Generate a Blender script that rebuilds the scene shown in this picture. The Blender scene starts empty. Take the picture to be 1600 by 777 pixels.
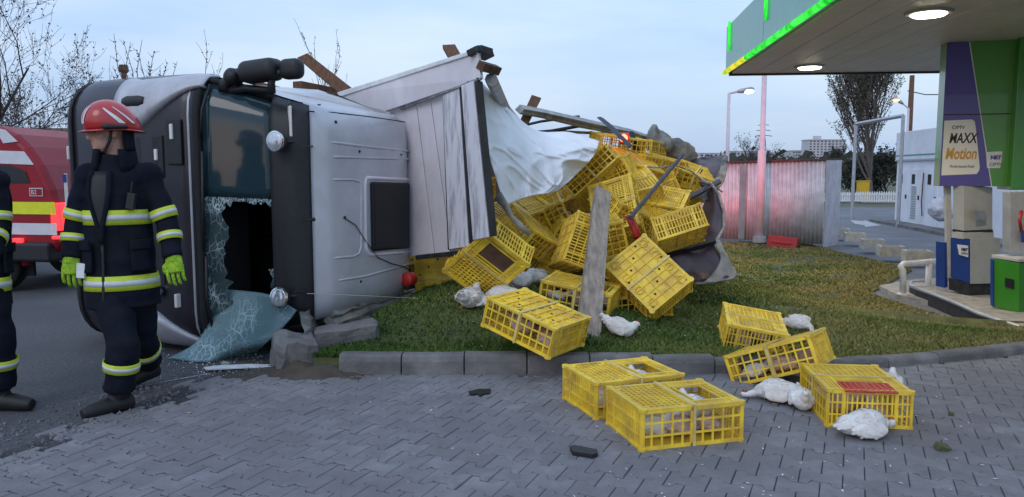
import bpy, bmesh, math, random
import numpy as np
from mathutils import Vector, Matrix, Euler
from mathutils import noise as mnoise

# ------------------------------------------------------------------ camera
sc = bpy.context.scene
CAM_H, FPX = 1.5, 1200.0
TH = math.atan2(388.5 - 268.0, FPX)
camd = bpy.data.cameras.new('camera'); cam = bpy.data.objects.new('camera', camd)
sc.collection.objects.link(cam); sc.camera = cam
cam.location = (0, 0, CAM_H); cam.rotation_euler = (math.pi/2 - TH, 0, 0)
camd.sensor_width = 36; camd.lens = 36*FPX/1600; camd.clip_start = .05; camd.clip_end = 6000

# ------------------------------------------------------------------ sky, sun, exposure
SUN_EL, SUN_ROT = math.radians(7), math.radians(205)
world = bpy.data.worlds.new('World'); sc.world = world; world.use_nodes = True
nt = world.node_tree; nt.nodes.clear()
def wn(t, **k):
    n = nt.nodes.new(t)
    for a, b in k.items(): setattr(n, a, b)
    return n
wo = wn('ShaderNodeOutputWorld')
sky = wn('ShaderNodeTexSky', sky_type='NISHITA', sun_disc=False, sun_elevation=SUN_EL, sun_rotation=SUN_ROT, air_density=1.2, dust_density=1.5, ozone_density=3.0)
bg1 = wn('ShaderNodeBackground'); bg1.inputs[1].default_value = .12
nt.links.new(sky.outputs[0], bg1.inputs[0])
tc = wn('ShaderNodeTexCoord'); mp = wn('ShaderNodeMapping'); mp.inputs['Scale'].default_value = (1.0, 1.0, 5.0)
nz = wn('ShaderNodeTexNoise'); nz.inputs['Scale'].default_value = 1.7; nz.inputs['Detail'].default_value = 6; nz.inputs['Roughness'].default_value = .5
nt.links.new(tc.outputs['Generated'], mp.inputs[0]); nt.links.new(mp.outputs[0], nz.inputs['Vector'])
cr = wn('ShaderNodeValToRGB'); cr.color_ramp.elements[0].position = .34; cr.color_ramp.elements[1].position = .7
cr.color_ramp.elements[0].color = (.38, .57, .93, 1); cr.color_ramp.elements[1].color = (.68, .81, 1.0, 1)
nt.links.new(nz.outputs[0], cr.inputs[0])
sxyz = wn('ShaderNodeSeparateXYZ'); nt.links.new(tc.outputs['Generated'], sxyz.inputs[0])
er = wn('ShaderNodeMapRange'); er.inputs[1].default_value = .0; er.inputs[2].default_value = .35; er.inputs[3].default_value = .80; er.inputs[4].default_value = 1.18; nt.links.new(sxyz.outputs[2], er.inputs[0])
sc_n = wn('ShaderNodeVectorMath', operation='SCALE'); nt.links.new(cr.outputs[0], sc_n.inputs[0]); nt.links.new(er.outputs[0], sc_n.inputs['Scale'])
bg2 = wn('ShaderNodeBackground'); bg2.inputs[1].default_value = 1.0      # high thin overcast at dusk
nt.links.new(sc_n.outputs[0], bg2.inputs[0])
mx = wn('ShaderNodeMixShader'); mx.inputs[0].default_value = .8
nt.links.new(bg1.outputs[0], mx.inputs[1]); nt.links.new(bg2.outputs[0], mx.inputs[2]); nt.links.new(mx.outputs[0], wo.inputs[0])
sund = bpy.data.lights.new('sun', 'SUN'); sun = bpy.data.objects.new('sun', sund); sc.collection.objects.link(sun)
sund.energy = .5; sund.angle = math.radians(25); sund.color = (1, .93, .85)
sun.rotation_euler = (math.radians(52), 0, math.radians(-28))
vs = sc.view_settings; vs.view_transform = 'Standard'; vs.look = 'None'; vs.gamma = 1; vs.exposure = .35; vs.use_curve_mapping = False

# ------------------------------------------------------------------ helpers
R = math.radians
rng = random.Random(7)
FW = Vector((0, math.cos(TH), -math.sin(TH))); UPV = Vector((0, math.sin(TH), math.cos(TH))); RT = Vector((1, 0, 0))
C0 = Vector((0, 0, CAM_H))
def ray(px, py): return FW + RT*((px-800)/FPX) - UPV*((py-388.5)/FPX)
def G(px, py, z=0.0):
    v = ray(px, py); return C0 + v*((z-CAM_H)/v.z)
def A(px, py, Y):
    v = ray(px, py); return C0 + v*(Y/v.y)
def sm(t):
    t = min(1, max(0, t)); return t*t*(3-2*t)
def lerp(a, b, t): return a + (b-a)*t

class MB:
    def __init__(s): s.v = []; s.f = []; s.mi = []; s.m = 0
    def add(s, verts, faces):
        o = len(s.v); s.v += [tuple(v) for v in verts]
        for f in faces: s.f.append(tuple(i+o for i in f)); s.mi.append(s.m)
        return s
    def box(s, c, size, rot=None):
        hx, hy, hz = size[0]/2, size[1]/2, size[2]/2; c = Vector(c)
        P = [Vector((x, y, z)) for x in (-hx, hx) for y in (-hy, hy) for z in (-hz, hz)]
        if rot is not None: P = [rot @ p for p in P]
        return s.add([p+c for p in P], [(0,1,3,2),(4,6,7,5),(0,4,5,1),(2,3,7,6),(0,2,6,4),(1,5,7,3)])
    def hexa(s, b, t):
        """box from 4 bottom and 4 top corners"""
        return s.add(list(b)+list(t), [(3,2,1,0),(4,5,6,7),(0,1,5,4),(1,2,6,5),(2,3,7,6),(3,0,4,7)])
    def prism(s, poly, vec):
        n = len(poly); vec = Vector(vec); P = [Vector(p) for p in poly]
        return s.add(P+[p+vec for p in P], [tuple(range(n-1, -1, -1)), tuple(range(n, 2*n))]+[(i, (i+1) % n, (i+1) % n+n, i+n) for i in range(n)])
    def loft(s, rings, cap=True):
        n = len(rings[0]); V = [p for r in rings for p in r]; F = []
        for k in range(len(rings)-1):
            for i in range(n):
                j = (i+1) % n; F.append((k*n+i, k*n+j, (k+1)*n+j, (k+1)*n+i))
        if cap: F.append(tuple(range(n-1, -1, -1))); F.append(tuple((len(rings)-1)*n+i for i in range(n)))
        return s.add(V, F)
    def tube(s, path, rad, n=8, cap=True, sx=1.0, upv=None):
        path = [Vector(p) for p in path]; m = len(path)
        if not hasattr(rad, '__len__'): rad = [rad]*m
        rings = []; ref = Vector(upv) if upv else None
        for k in range(m):
            d = (path[min(k+1, m-1)]-path[max(k-1, 0)]).normalized()
            if ref is None: ref = Vector((0, 0, 1)) if abs(d.z) < .9 else Vector((1, 0, 0))
            a = d.cross(ref)
            if a.length < 1e-4: a = d.cross(Vector((0.3, 1, 0.2)))
            a.normalize(); b = a.cross(d).normalized(); ref = b
            rings.append([path[k]+a*(math.cos(2*math.pi*i/n)*rad[k]*sx)+b*(math.sin(2*math.pi*i/n)*rad[k]) for i in range(n)])
        return s.loft(rings, cap)
    def ell(s, c, r, rot=None, nu=16, nv=10):
        c = Vector(c); V = []; F = []
        for j in range(nv+1):
            t = math.pi*j/nv
            for i in range(nu):
                a = 2*math.pi*i/nu; p = Vector((math.sin(t)*math.cos(a)*r[0], math.sin(t)*math.sin(a)*r[1], math.cos(t)*r[2]))
                V.append((rot @ p if rot is not None else p)+c)
        for j in range(nv):
            for i in range(nu):
                k = (i+1) % nu; F.append((j*nu+i, (j+1)*nu+i, (j+1)*nu+k, j*nu+k))
        return s.add(V, F)
    def grid(s, P):
        """P[i][j] points"""
        ni, nj = len(P), len(P[0])
        return s.add([p for r in P for p in r], [(i*nj+j, (i+1)*nj+j, (i+1)*nj+j+1, i*nj+j+1) for i in range(ni-1) for j in range(nj-1)])
    def mesh(s, name, mat=None, smooth=False):
        me = bpy.data.meshes.new(name); me.from_pydata(s.v, [], s.f)
        mats = mat if isinstance(mat, (list, tuple)) else [mat]
        for m in mats:
            if m: me.materials.append(m)
        if len(mats) > 1: me.polygons.foreach_set('material_index', s.mi)
        bm = bmesh.new(); bm.from_mesh(me)
        bmesh.ops.remove_doubles(bm, verts=bm.verts, dist=1e-6); bmesh.ops.recalc_face_normals(bm, faces=bm.faces)
        bm.to_mesh(me); bm.free()
        if smooth: me.polygons.foreach_set('use_smooth', [True]*len(me.polygons))
        me.update(); return me

def wloc(o):
    v = Vector((0, 0, 0))
    while o: v += o.location; o = o.parent
    return v
def tag(o, label=None, cat=None, group=None, kind=None):
    if label: o['label'] = label
    if cat: o['category'] = cat
    if group: o['group'] = group
    if kind: o['kind'] = kind
    return o
def link(o): sc.collection.objects.link(o); return o
def put(o, parent):
    """parent an object whose mesh is in world coordinates (parents carry no rotation)"""
    o.parent = parent; o.location = -wloc(parent); return o
def ob(name, mb, mat, parent=None, smooth=False, bevel=0, seg=2, solid=0, sub=0, local=False, label=None, cat=None, group=None, kind=None, wn_=True):
    me = mb.mesh(name, mat, smooth) if isinstance(mb, MB) else mb
    o = link(bpy.data.objects.new(name, me))
    if parent:
        if local: o.parent = parent
        else: put(o, parent)
    if solid: m = o.modifiers.new('s', 'SOLIDIFY'); m.thickness = solid; m.offset = 0
    if sub: m = o.modifiers.new('u', 'SUBSURF'); m.levels = sub; m.render_levels = sub
    if bevel:
        m = o.modifiers.new('b', 'BEVEL'); m.width = bevel; m.segments = seg; m.limit_method = 'ANGLE'; m.angle_limit = R(35)
    return tag(o, label, cat, group, kind)
def thing(name, loc, label, cat, group=None):
    o = link(bpy.data.objects.new(name, None)); o.location = loc; o.empty_display_size = .1
    return tag(o, label, cat, group)
def cp_tree(o, parent=None):
    c = o.copy(); link(c); c.parent = parent
    for ch in o.children: cp_tree(ch, c)
    return c
def apply_mods(o):
    dg = bpy.context.evaluated_depsgraph_get(); me = bpy.data.meshes.new_from_object(o.evaluated_get(dg)); o.modifiers.clear(); o.data = me; return o
def remeshed(mb, voxel, smooth_it=4, disp=None):
    me = mb.mesh('t'); o = link(bpy.data.objects.new('t', me))
    m = o.modifiers.new('r', 'REMESH'); m.mode = 'VOXEL'; m.voxel_size = voxel
    if smooth_it: m = o.modifiers.new('s', 'SMOOTH'); m.iterations = smooth_it; m.factor = .5
    dg = bpy.context.evaluated_depsgraph_get(); out = bpy.data.meshes.new_from_object(o.evaluated_get(dg))
    bpy.data.objects.remove(o); bpy.data.meshes.remove(me)
    if disp:
        out.update()
        vn = [(v.co.copy(), v.normal.copy()) for v in out.vertices]
        for v, (c, n) in zip(out.vertices, vn): v.co = c + n*disp(c)
    out.polygons.foreach_set('use_smooth', [True]*len(out.polygons)); out.update()
    return out
def setmat(me, m): me.materials.clear(); me.materials.append(m); return me
def nz3(p, s=1.0): return mnoise.noise(Vector(p)*s)

# ------------------------------------------------------------------ materials
MATS = {}
def M(name, col, rough=.6, metal=0, var=.12, vs_=6, bump=0, bs=60, spec=.5, col2=None, rnd=0, trans=0, coat=0, emis=None, es=0, alpha=1, detail=5, lo=.35, hi=.65, stretch=None, sss=0, stain=None):
    m = bpy.data.materials.new(name); m.use_nodes = True; t = m.node_tree; b = t.nodes['Principled BSDF']
    b.inputs['Roughness'].default_value = rough; b.inputs['Metallic'].default_value = metal
    b.inputs['Specular IOR Level'].default_value = spec; b.inputs['Coat Weight'].default_value = coat
    b.inputs['Transmission Weight'].default_value = trans; b.inputs['Alpha'].default_value = alpha
    if emis: b.inputs['Emission Color'].default_value = (*emis, 1); b.inputs['Emission Strength'].default_value = es
    if sss: b.inputs['Subsurface Weight'].default_value = sss; b.inputs['Subsurface Radius'].default_value = (.02, .01, .005)
    c1 = tuple(c*(1-var) for c in col); c2 = col2 or tuple(min(1, c*(1+var)) for c in col)
    co = t.nodes.new('ShaderNodeNewGeometry'); vec = co.outputs['Position']
    if stretch:
        mp_ = t.nodes.new('ShaderNodeMapping'); mp_.inputs['Scale'].default_value = stretch; t.links.new(vec, mp_.inputs[0]); vec = mp_.outputs[0]
    if var > 0 or col2:
        n = t.nodes.new('ShaderNodeTexNoise'); n.inputs['Scale'].default_value = vs_; n.inputs['Detail'].default_value = detail; n.inputs['Roughness'].default_value = .65
        t.links.new(vec, n.inputs['Vector'])
        r = t.nodes.new('ShaderNodeValToRGB'); r.color_ramp.elements[0].position = lo; r.color_ramp.elements[1].position = hi
        r.color_ramp.elements[0].color = (*c1, 1); r.color_ramp.elements[1].color = (*c2, 1)
        t.links.new(n.outputs[0], r.inputs[0]); src = r.outputs[0]
        if rnd:
            oi = t.nodes.new('ShaderNodeObjectInfo'); mr = t.nodes.new('ShaderNodeMapRange'); mr.inputs[3].default_value = 1-rnd; mr.inputs[4].default_value = 1+rnd
            t.links.new(oi.outputs['Random'], mr.inputs[0])
            mu = t.nodes.new('ShaderNodeVectorMath'); mu.operation = 'SCALE'; t.links.new(src, mu.inputs[0]); t.links.new(mr.outputs[0], mu.inputs['Scale']); src = mu.outputs[0]
        if stain:
            ns_ = t.nodes.new('ShaderNodeTexNoise'); ns_.inputs['Scale'].default_value = stain[0]; ns_.inputs['Detail'].default_value = 7; ns_.inputs['Roughness'].default_value = .6; t.links.new(co.outputs['Position'], ns_.inputs['Vector'])
            rs = t.nodes.new('ShaderNodeMapRange'); rs.inputs[1].default_value = .3; rs.inputs[2].default_value = .6; t.links.new(ns_.outputs[0], rs.inputs[0])
            mxs = t.nodes.new('ShaderNodeMix'); mxs.data_type = 'RGBA'; mxs.inputs['A'].default_value = (*stain[1], 1); t.links.new(rs.outputs[0], mxs.inputs['Factor']); t.links.new(src, mxs.inputs['B']); src = mxs.outputs['Result']
        t.links.new(src, b.inputs['Base Color'])
    else: b.inputs['Base Color'].default_value = (*col, 1)
    if bump:
        n2 = t.nodes.new('ShaderNodeTexNoise'); n2.inputs['Scale'].default_value = bs; n2.inputs['Detail'].default_value = 4
        t.links.new(vec, n2.inputs['Vector'])
        bp = t.nodes.new('ShaderNodeBump'); bp.inputs['Strength'].default_value = bump; bp.inputs['Distance'].default_value = .01
        t.links.new(n2.outputs[0], bp.inputs['Height']); t.links.new(bp.outputs[0], b.inputs['Normal'])
    MATS[name] = m; return m
def emit(name, col, s):
    m = bpy.data.materials.new(name); m.use_nodes = True; t = m.node_tree; t.nodes.clear()
    e = t.nodes.new('ShaderNodeEmission'); e.inputs[0].default_value = (*col, 1); e.inputs[1].default_value = s
    o = t.nodes.new('ShaderNodeOutputMaterial'); t.links.new(e.outputs[0], o.inputs[0]); return m

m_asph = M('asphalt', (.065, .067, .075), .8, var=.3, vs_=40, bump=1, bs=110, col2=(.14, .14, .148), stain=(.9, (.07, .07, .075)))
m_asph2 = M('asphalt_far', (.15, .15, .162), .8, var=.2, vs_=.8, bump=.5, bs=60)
m_soil = M('soil', (.07, .055, .04), .95, var=.3, vs_=5, bump=.8, bs=40)
m_field = M('dry_field', (.11, .095, .055), .95, var=.35, vs_=.12, col2=(.12, .13, .07))
m_bed = M('sand_joint', (.05, .047, .05), .95, var=.3, vs_=12)
m_paver = M('concrete_paver', (.195, .188, .198), .8, var=.16, vs_=9, bump=.35, bs=120, rnd=.12, stain=(1.3, (.145, .135, .145)))
m_kerb = M('kerb_concrete', (.17, .163, .16), .9, var=.25, vs_=5, bump=.6, bs=45, rnd=.12, stain=(2.2, (.085, .082, .085)))
m_conc = M('pale_concrete', (.33, .31, .28), .9, var=.25, vs_=7, bump=.5, bs=45)
m_lawn = M('lawn_soil', (.075, .085, .035), .95, var=.4, vs_=4, bump=.6, bs=50)
m_plant = M('beige_planter_concrete', (.52, .47, .39), .9, var=.2, vs_=9, bump=.4, bs=50)
m_white = M('white_paint', (.72, .72, .72), .6, var=.12, vs_=8)
m_line = M('worn_road_paint', (.5, .5, .5), .8, var=.5, vs_=25, col2=(.62, .62, .62), lo=.4, hi=.6)
m_hatch = M('gloss_hatch', (.008, .009, .012), .4, var=.1, vs_=8, spec=.3)
m_silver = M('silver_cab_paint', (.53, .54, .57), .38, metal=.2, var=.10, vs_=1.6, coat=.2, stain=(2.6, (.42, .42, .44)), bump=.6, bs=2.2)
m_silverd = M('silver_bumper_paint', (.44, .44, .47), .42, metal=.2, var=.14, vs_=5)
m_dark = M('dark_purple_paint', (.013, .010, .018), .42, var=.25, vs_=5, coat=.2)
m_black = M('black_plastic', (.012, .012, .014), .55, var=.2, vs_=20)
m_rubber = M('rubber_seal', (.008, .008, .009), .8, var=.2, vs_=20)
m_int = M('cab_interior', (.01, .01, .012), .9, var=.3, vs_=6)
m_lens = M('lamp_lens', (.6, .62, .65), .08, metal=.6, var=.1, vs_=40)
m_chrome = M('chrome', (.6, .62, .64), .15, metal=1, var=.08, vs_=10)
m_red = M('red_plastic', (.45, .02, .015), .45, var=.15, vs_=12)
m_board = M('white_board_pink_cast', (.70, .645, .665), .5, var=.05, vs_=3, stretch=(1, 1, .4), col2=(.76, .705, .725), stain=(3.5, (.60, .55, .57)))  # pink cast of red emergency light put into the white base colour
m_boardw = M('scuffed_white_aluminium', (.46, .44, .47), .5, var=.25, vs_=5, col2=(.68, .66, .69), stretch=(3, 3, .6), lo=.33, hi=.52)
m_dkmet = M('dark_steel', (.04, .038, .04), .6, metal=.4, var=.4, vs_=10)
m_rust = M('rusty_steel', (.10, .05, .03), .85, var=.5, vs_=15, bump=.3)
m_alu = M('aluminium_rail', (.32, .32, .31), .5, metal=.5, var=.35, vs_=6)
m_wood = M('grey_weathered_wood', (.28, .225, .185), .85, var=.3, vs_=5, stretch=(4, 2, .5), bump=.3, bs=20, col2=(.42, .35, .29))
m_woodb = M('brown_wood', (.13, .06, .03), .8, var=.35, vs_=6, stretch=(6, 6, 1), bump=.3, bs=30)
m_tarp = M('white_tarpaulin', (.80, .80, .82), .7, var=.07, vs_=3, bump=.15, bs=8)
m_tarpd = M('maroon_tarpaulin', (.045, .018, .022), .45, var=.4, vs_=4, bump=.3, bs=10)
m_tarpg = M('grey_tarpaulin', (.20, .19, .18), .6, var=.45, vs_=5, bump=.4, bs=10)
m_strap = M('grey_strap', (.06, .065, .09), .7, var=.2, vs_=10)
m_yel = M('yellow_crate_plastic', (.87, .575, .028), .48, var=.1, vs_=5, rnd=.16, col2=(.94, .69, .065), stain=(8, (.58, .36, .055)))
m_yelp = M('pale_crate_plastic', (.62, .50, .20), .55, var=.2, vs_=12, rnd=.12)
m_hole = M('crate_hole', (.03, .018, .008), .9, var=.2)
m_flap = M('brown_hatch', (.12, .06, .035), .7, var=.3, vs_=10)
m_feath = M('white_feathers', (.74, .70, .66), .9, var=.10, vs_=14, col2=(.82, .80, .78), bump=.7, bs=55, stain=(11, (.70, .63, .57)))
m_feathp = M('pink_feathers', (.62, .44, .37), .9, var=.2, vs_=14, bump=.5, bs=70)
m_comb = M('comb_skin', (.45, .08, .06), .7, var=.2)
m_leg = M('bird_leg', (.55, .36, .14), .7, var=.2)
m_suit = M('navy_turnout_cloth', (.007, .0095, .019), .9, var=.3, vs_=9, bump=.5, bs=30, spec=.15, stain=(5, (.012, .013, .018)))
m_lime = M('lime_reflective_tape', (.50, .60, .03), .6, var=.08, vs_=20)
m_refl = M('silver_reflective_tape', (.55, .57, .60), .4, var=.08, vs_=20)
m_glove = M('lime_glove', (.28, .48, .02), .8, var=.35, vs_=60, bump=.5, bs=120)
m_skin = M('skin', (.50, .27, .20), .6, var=.12, vs_=25, sss=.1)
m_hel = M('red_helmet', (.42, .02, .02), .3, var=.1, vs_=6, coat=.4)
m_boot = M('black_boot', (.008, .008, .009), .6, var=.3, vs_=20)
m_van = M('red_van_paint', (.26, .009, .018), .5, var=.1, vs_=3, coat=.08, spec=.3)
m_vanw = M('white_stripe_film', (.6, .6, .64), .5, var=.06, vs_=10)
m_vany = M('yellow_stripe_film', (.70, .72, .02), .5, var=.06, vs_=10)
m_tail = M('lit_tail_lamp', (.5, .01, .01), .3, var=0, emis=(1, .04, .05), es=1.3)
m_bark = M('bark', (.055, .045, .042), .9, var=.35, vs_=14, bump=.4, bs=40)
m_bark2 = M('grey_bark', (.13, .11, .10), .9, var=.35, vs_=14, bump=.4, bs=40)
m_bud = M('spring_bud', (.07, .06, .045), .8, var=.3)
m_leafd = M('dark_leaf', (.045, .05, .036), .8, var=.4, vs_=2)
m_leafp = M('poplar_leaf', (.085, .082, .055), .8, var=.35, vs_=2)
m_corr = M('corrugated_steel', (.55, .52, .54), .45, metal=.3, var=.15, vs_=4)
m_corrg = M('greenish_corrugated_steel', (.26, .33, .33), .45, metal=.4, var=.15, vs_=4)
m_pole = M('pale_pole_paint', (.55, .52, .55), .5, var=.08)
m_galv = M('galvanised_steel', (.40, .41, .42), .5, metal=.4, var=.12)
m_green = M('green_sign_face', (.075, .28, .035), .3, var=.04, coat=.3)
m_greend = M('deep_green_cladding', (.045, .25, .025), .3, var=.05, coat=.3)
m_teal = M('canopy_fascia', (.12, .36, .30), .35, var=.06, coat=.2)
m_purp = M('purple_sign_face', (.075, .06, .30), .3, var=.05, coat=.3)
m_cream = M('cream_sign_panel', (.80, .77, .70), .4, var=.03)
m_navy = M('blue_pump_panel', (.018, .055, .24), .4, var=.08)
m_pumpw = M('pale_grey_pump_panel', (.50, .49, .46), .45, var=.08)
m_ink = M('dark_ink', (.02, .02, .025), .5, var=0)
m_gold = M('gold_ink', (.62, .32, .06), .5, var=0)
m_inkp = M('purple_ink', (.12, .08, .35), .5, var=0)
m_soff = M('soffit_panel', (.74, .67, .65), .45, var=.06, vs_=2)
def emit_var(name, c1, c2, sc_):
    m = emit(name, c1, 1.0); t = m.node_tree; e = t.nodes['Emission']; n = t.nodes.new('ShaderNodeTexNoise'); n.inputs['Scale'].default_value = sc_; n.inputs['Detail'].default_value = 4
    g_ = t.nodes.new('ShaderNodeNewGeometry'); t.links.new(g_.outputs['Position'], n.inputs['Vector']); r = t.nodes.new('ShaderNodeValToRGB'); r.color_ramp.elements[0].position = .35; r.color_ramp.elements[1].position = .65
    r.color_ramp.elements[0].color = (*c1, 1); r.color_ramp.elements[1].color = (*c2, 1); t.links.new(n.outputs[0], r.inputs[0]); t.links.new(r.outputs[0], e.inputs[0]); return m
m_led = emit_var('green_led', (.01, .42, .02), (.07, 1.0, .10), 5)
m_ledo = emit_var('orange_led', (.25, .55, .02), (1.0, .62, .06), 4)
m_lamp = emit('warm_lamp', (1, .86, .62), 14)
m_lampw = emit('street_lamp_glow', (1, .55, .16), 3.2)
m_redl = emit('red_lamp_glow', (1, .12, .06), 6)
m_bldg = M('pale_render', (.72, .72, .76), .8, var=.06, vs_=2)
m_bldgf = M('far_block_render', (.52, .50, .52), .8, var=.08, vs_=.2)
m_win = M('far_window', (.06, .07, .09), .4, var=.2)
m_green_line = M('green_trim', (.10, .30, .20), .6, var=.05)
m_yellowbox = M('yellow_cabinet', (.60, .36, .02), .6, var=.1)
m_bag = M('plastic_wrap', (.5, .5, .54), .4, var=.12, vs_=8, bump=.4, bs=15)
m_ties = M('pale_twine', (.45, .42, .33), .8, var=.2)
m_marker = M('marker_lens', (.7, .66, .64), .4, var=.1)
def glass_mat(name, tint, body, opac, crack_scale, crack_amt, crack_col=(.6, .75, .78), w=.025):
    m = bpy.data.materials.new(name); m.use_nodes = True; t = m.node_tree; b = t.nodes['Principled BSDF']; out = t.nodes['Material Output']
    b.inputs['Base Color'].default_value = (*body, 1); b.inputs['Roughness'].default_value = .08; b.inputs['Specular IOR Level'].default_value = .6
    tr = t.nodes.new('ShaderNodeBsdfTransparent'); tr.inputs[0].default_value = (*tint, 1)
    m1 = t.nodes.new('ShaderNodeMixShader'); m1.inputs[0].default_value = opac
    t.links.new(tr.outputs[0], m1.inputs[1]); t.links.new(b.outputs[0], m1.inputs[2]); last = m1.outputs[0]
    if crack_amt:
        co = t.nodes.new('ShaderNodeTexCoord'); df = t.nodes.new('ShaderNodeBsdfDiffuse'); df.inputs[0].default_value = (*crack_col, 1)
        nn = t.nodes.new('ShaderNodeTexNoise'); nn.inputs['Scale'].default_value = 3.5; nn.inputs['Detail'].default_value = 3; t.links.new(co.outputs['Object'], nn.inputs['Vector'])
        wv = t.nodes.new('ShaderNodeVectorMath'); wv.operation = 'MULTIPLY_ADD'; wv.inputs[1].default_value = (.10, .10, .10); t.links.new(nn.outputs['Color'], wv.inputs[0]); t.links.new(co.outputs['Object'], wv.inputs[2])
        ws = t.nodes.new('ShaderNodeMapping'); ws.inputs['Scale'].default_value = (1, 1, .45); ws.inputs['Rotation'].default_value = (.5, .6, .3); t.links.new(wv.outputs[0], ws.inputs[0])
        fac = None
        for s, ww in ((crack_scale, w), (crack_scale*2.7, w*1.6)):
            v = t.nodes.new('ShaderNodeTexVoronoi'); v.feature = 'DISTANCE_TO_EDGE'; v.inputs['Scale'].default_value = s
            t.links.new(ws.outputs[0], v.inputs['Vector'])
            mr = t.nodes.new('ShaderNodeMapRange'); mr.inputs[1].default_value = 0; mr.inputs[2].default_value = ww; mr.inputs[3].default_value = 1; mr.inputs[4].default_value = 0
            t.links.new(v.outputs['Distance'], mr.inputs[0])
            mk = t.nodes.new('ShaderNodeMapRange'); mk.inputs[1].default_value = .42 if fac is None else .5; mk.inputs[2].default_value = .62
            t.links.new(nn.outputs[0], mk.inputs[0])
            mu = t.nodes.new('ShaderNodeMath'); mu.operation = 'MULTIPLY'; t.links.new(mr.outputs[0], mu.inputs[0]); t.links.new(mk.outputs[0], mu.inputs[1])
            if fac is None: fac = mu.outputs[0]
            else:
                mm = t.nodes.new('ShaderNodeMath'); mm.operation = 'MAXIMUM'; t.links.new(fac, mm.inputs[0]); t.links.new(mu.outputs[0], mm.inputs[1]); fac = mm.outputs[0]
        ms = t.nodes.new('ShaderNodeMath'); ms.operation = 'MULTIPLY'; ms.inputs[1].default_value = crack_amt; t.links.new(fac, ms.inputs[0])
        m2 = t.nodes.new('ShaderNodeMixShader'); t.links.new(ms.outputs[0], m2.inputs[0]); t.links.new(last, m2.inputs[1]); t.links.new(df.outputs[0], m2.inputs[2]); last = m2.outputs[0]
    t.links.new(last, out.inputs['Surface']); MATS[name] = m; return m
m_glass = glass_mat('windscreen_glass', (.28, .40, .44), (.03, .062, .078), .7, 9, 0)
m_shard = glass_mat('shattered_windscreen_edge', (.4, .5, .52), (.06, .10, .11), .6, 24, .8, w=.06)
m_sheet = glass_mat('fallen_windscreen_glass', (.68, .84, .86), (.22, .34, .37), .48, 10, .8, w=.022)
m_pane = glass_mat('dark_pane', (.2, .22, .25), (.02, .022, .028), .7, 1, 0)

# ------------------------------------------------------------------ terrain
def T(x, y):
    z = -.45*sm((y-5.9)/4.2)*sm((x-1.2)/4)
    if y > 45: z += 7.0*sm((y-45)/420)
    return z
def lawn_z(x, y):
    return T(x, y) + lerp(lerp(.125, .055, sm((x-.6)/2.2)), .03, sm((y-6.5)/3.5)*sm((x-2.5)/2.5)) + .15*math.exp(-((x-2.9)/1.7)**2-((y-9.0)/2.0)**2) + .34*math.exp(-((x+.15)/1.2)**2)*sm((y-5.65)/1.0)*(1-sm((y-9)/5)) + .02*nz3((x, y, 0), .8)
ROADX = lambda y: -2.72+(y-3.94)*.335          # border between the carriageway and the block paving

def spread(a, b, n, p): return [a+(b-a)*(i/n)**p for i in range(n+1)]
xs = sorted(set([-x for x in spread(12, 2500, 10, 3)]+[x*.5-12 for x in range(0, 65)]+spread(20.5, 2500, 12, 3)))
ys = sorted(set([-40, -15, -5, 0]+[1+.5*i for i in range(0, 80)]+spread(41, 3000, 26, 3)))
g = MB(); g.grid([[(x, y, T(x, y)-.03) for y in ys] for x in xs])
ob('ground', g, m_field, smooth=True, kind='structure', label='dry grassland running back to the skyline')
g = MB(); yy = [-6, 0, 2, 4, 5.6, 8, 12, 18, 26, 40]
g.grid([[(lerp(-40, ROADX(y)+(.0 if y < 5.8 else .5), t), y, .0) for y in yy] for t in (0, .3, .6, .8, .9, .96, 1)])
ob('road', g, m_asph, kind='structure', label='worn dark asphalt carriageway at the left')
g = MB(); KB = lambda x: .065*max(0, min(x, 5.2)-1)**2
g.grid([[(lerp(ROADX(y)-.02, 14, t), y+(KB(lerp(ROADX(y)-.02, 14, t)) if y > 5 else 0), .006) for y in (-3, 0, 2, 4, 5.55)] for t in [i/40 for i in range(41)]])
pave = ob('pavement', g, m_bed, kind='structure', label='forecourt of interlocking grey concrete blocks')
# worn white edge line
lp = [G(105, 630, .004), G(180, 612, .004), G(250, 598, .004), G(330, 583, .004)]
g = MB(); g.grid([[p+Vector((-.03, -.04, 0)), p+Vector((.03, .045, 0))] for p in lp])
ob('road_line', g, m_line, kind='structure', label='worn white edge line on the asphalt')

# ------------------------------------------------------------------ interlocking pavers
PL, PW, ang = .195, .150, R(-24)
ca, sa = math.cos(ang), math.sin(ang)
def zig_poly(gap):
    """interlocking block: the long sides step in and out so that rows lock into each other"""
    a, b, k = PL/2-gap*.3, PW/2-gap*.95, .021
    up = [(-a, k), (-a*.60, k), (-a*.40, -k), (a*.40, -k), (a*.60, k), (a, k)]
    top = [(x, b+y) for x, y in up]; bot = [(x, -b-y) for x, y in reversed(up)]
    return top+bot
pp = zig_poly(.005); pi_ = [(x-math.copysign(.003, x), y-math.copysign(.004, y)) for x, y in pp]
n = len(pp); bm_ = MB()
bm_.add([(x, y, -.03) for x, y in pp]+[(x, y, -.005) for x, y in pp]+[(x, y, 0) for x, y in pi_],
        [(i, (i+1) % n, n+(i+1) % n, n+i) for i in range(n)]+[(n+i, n+(i+1) % n, 2*n+(i+1) % n, 2*n+i) for i in range(n)]+[tuple(range(2*n, 3*n))])
paver_me = bm_.mesh('paver', m_paver)
KERBY = lambda x: 5.50+.065*max(0, min(x, 5.2)-1)**2
spots = []
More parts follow.
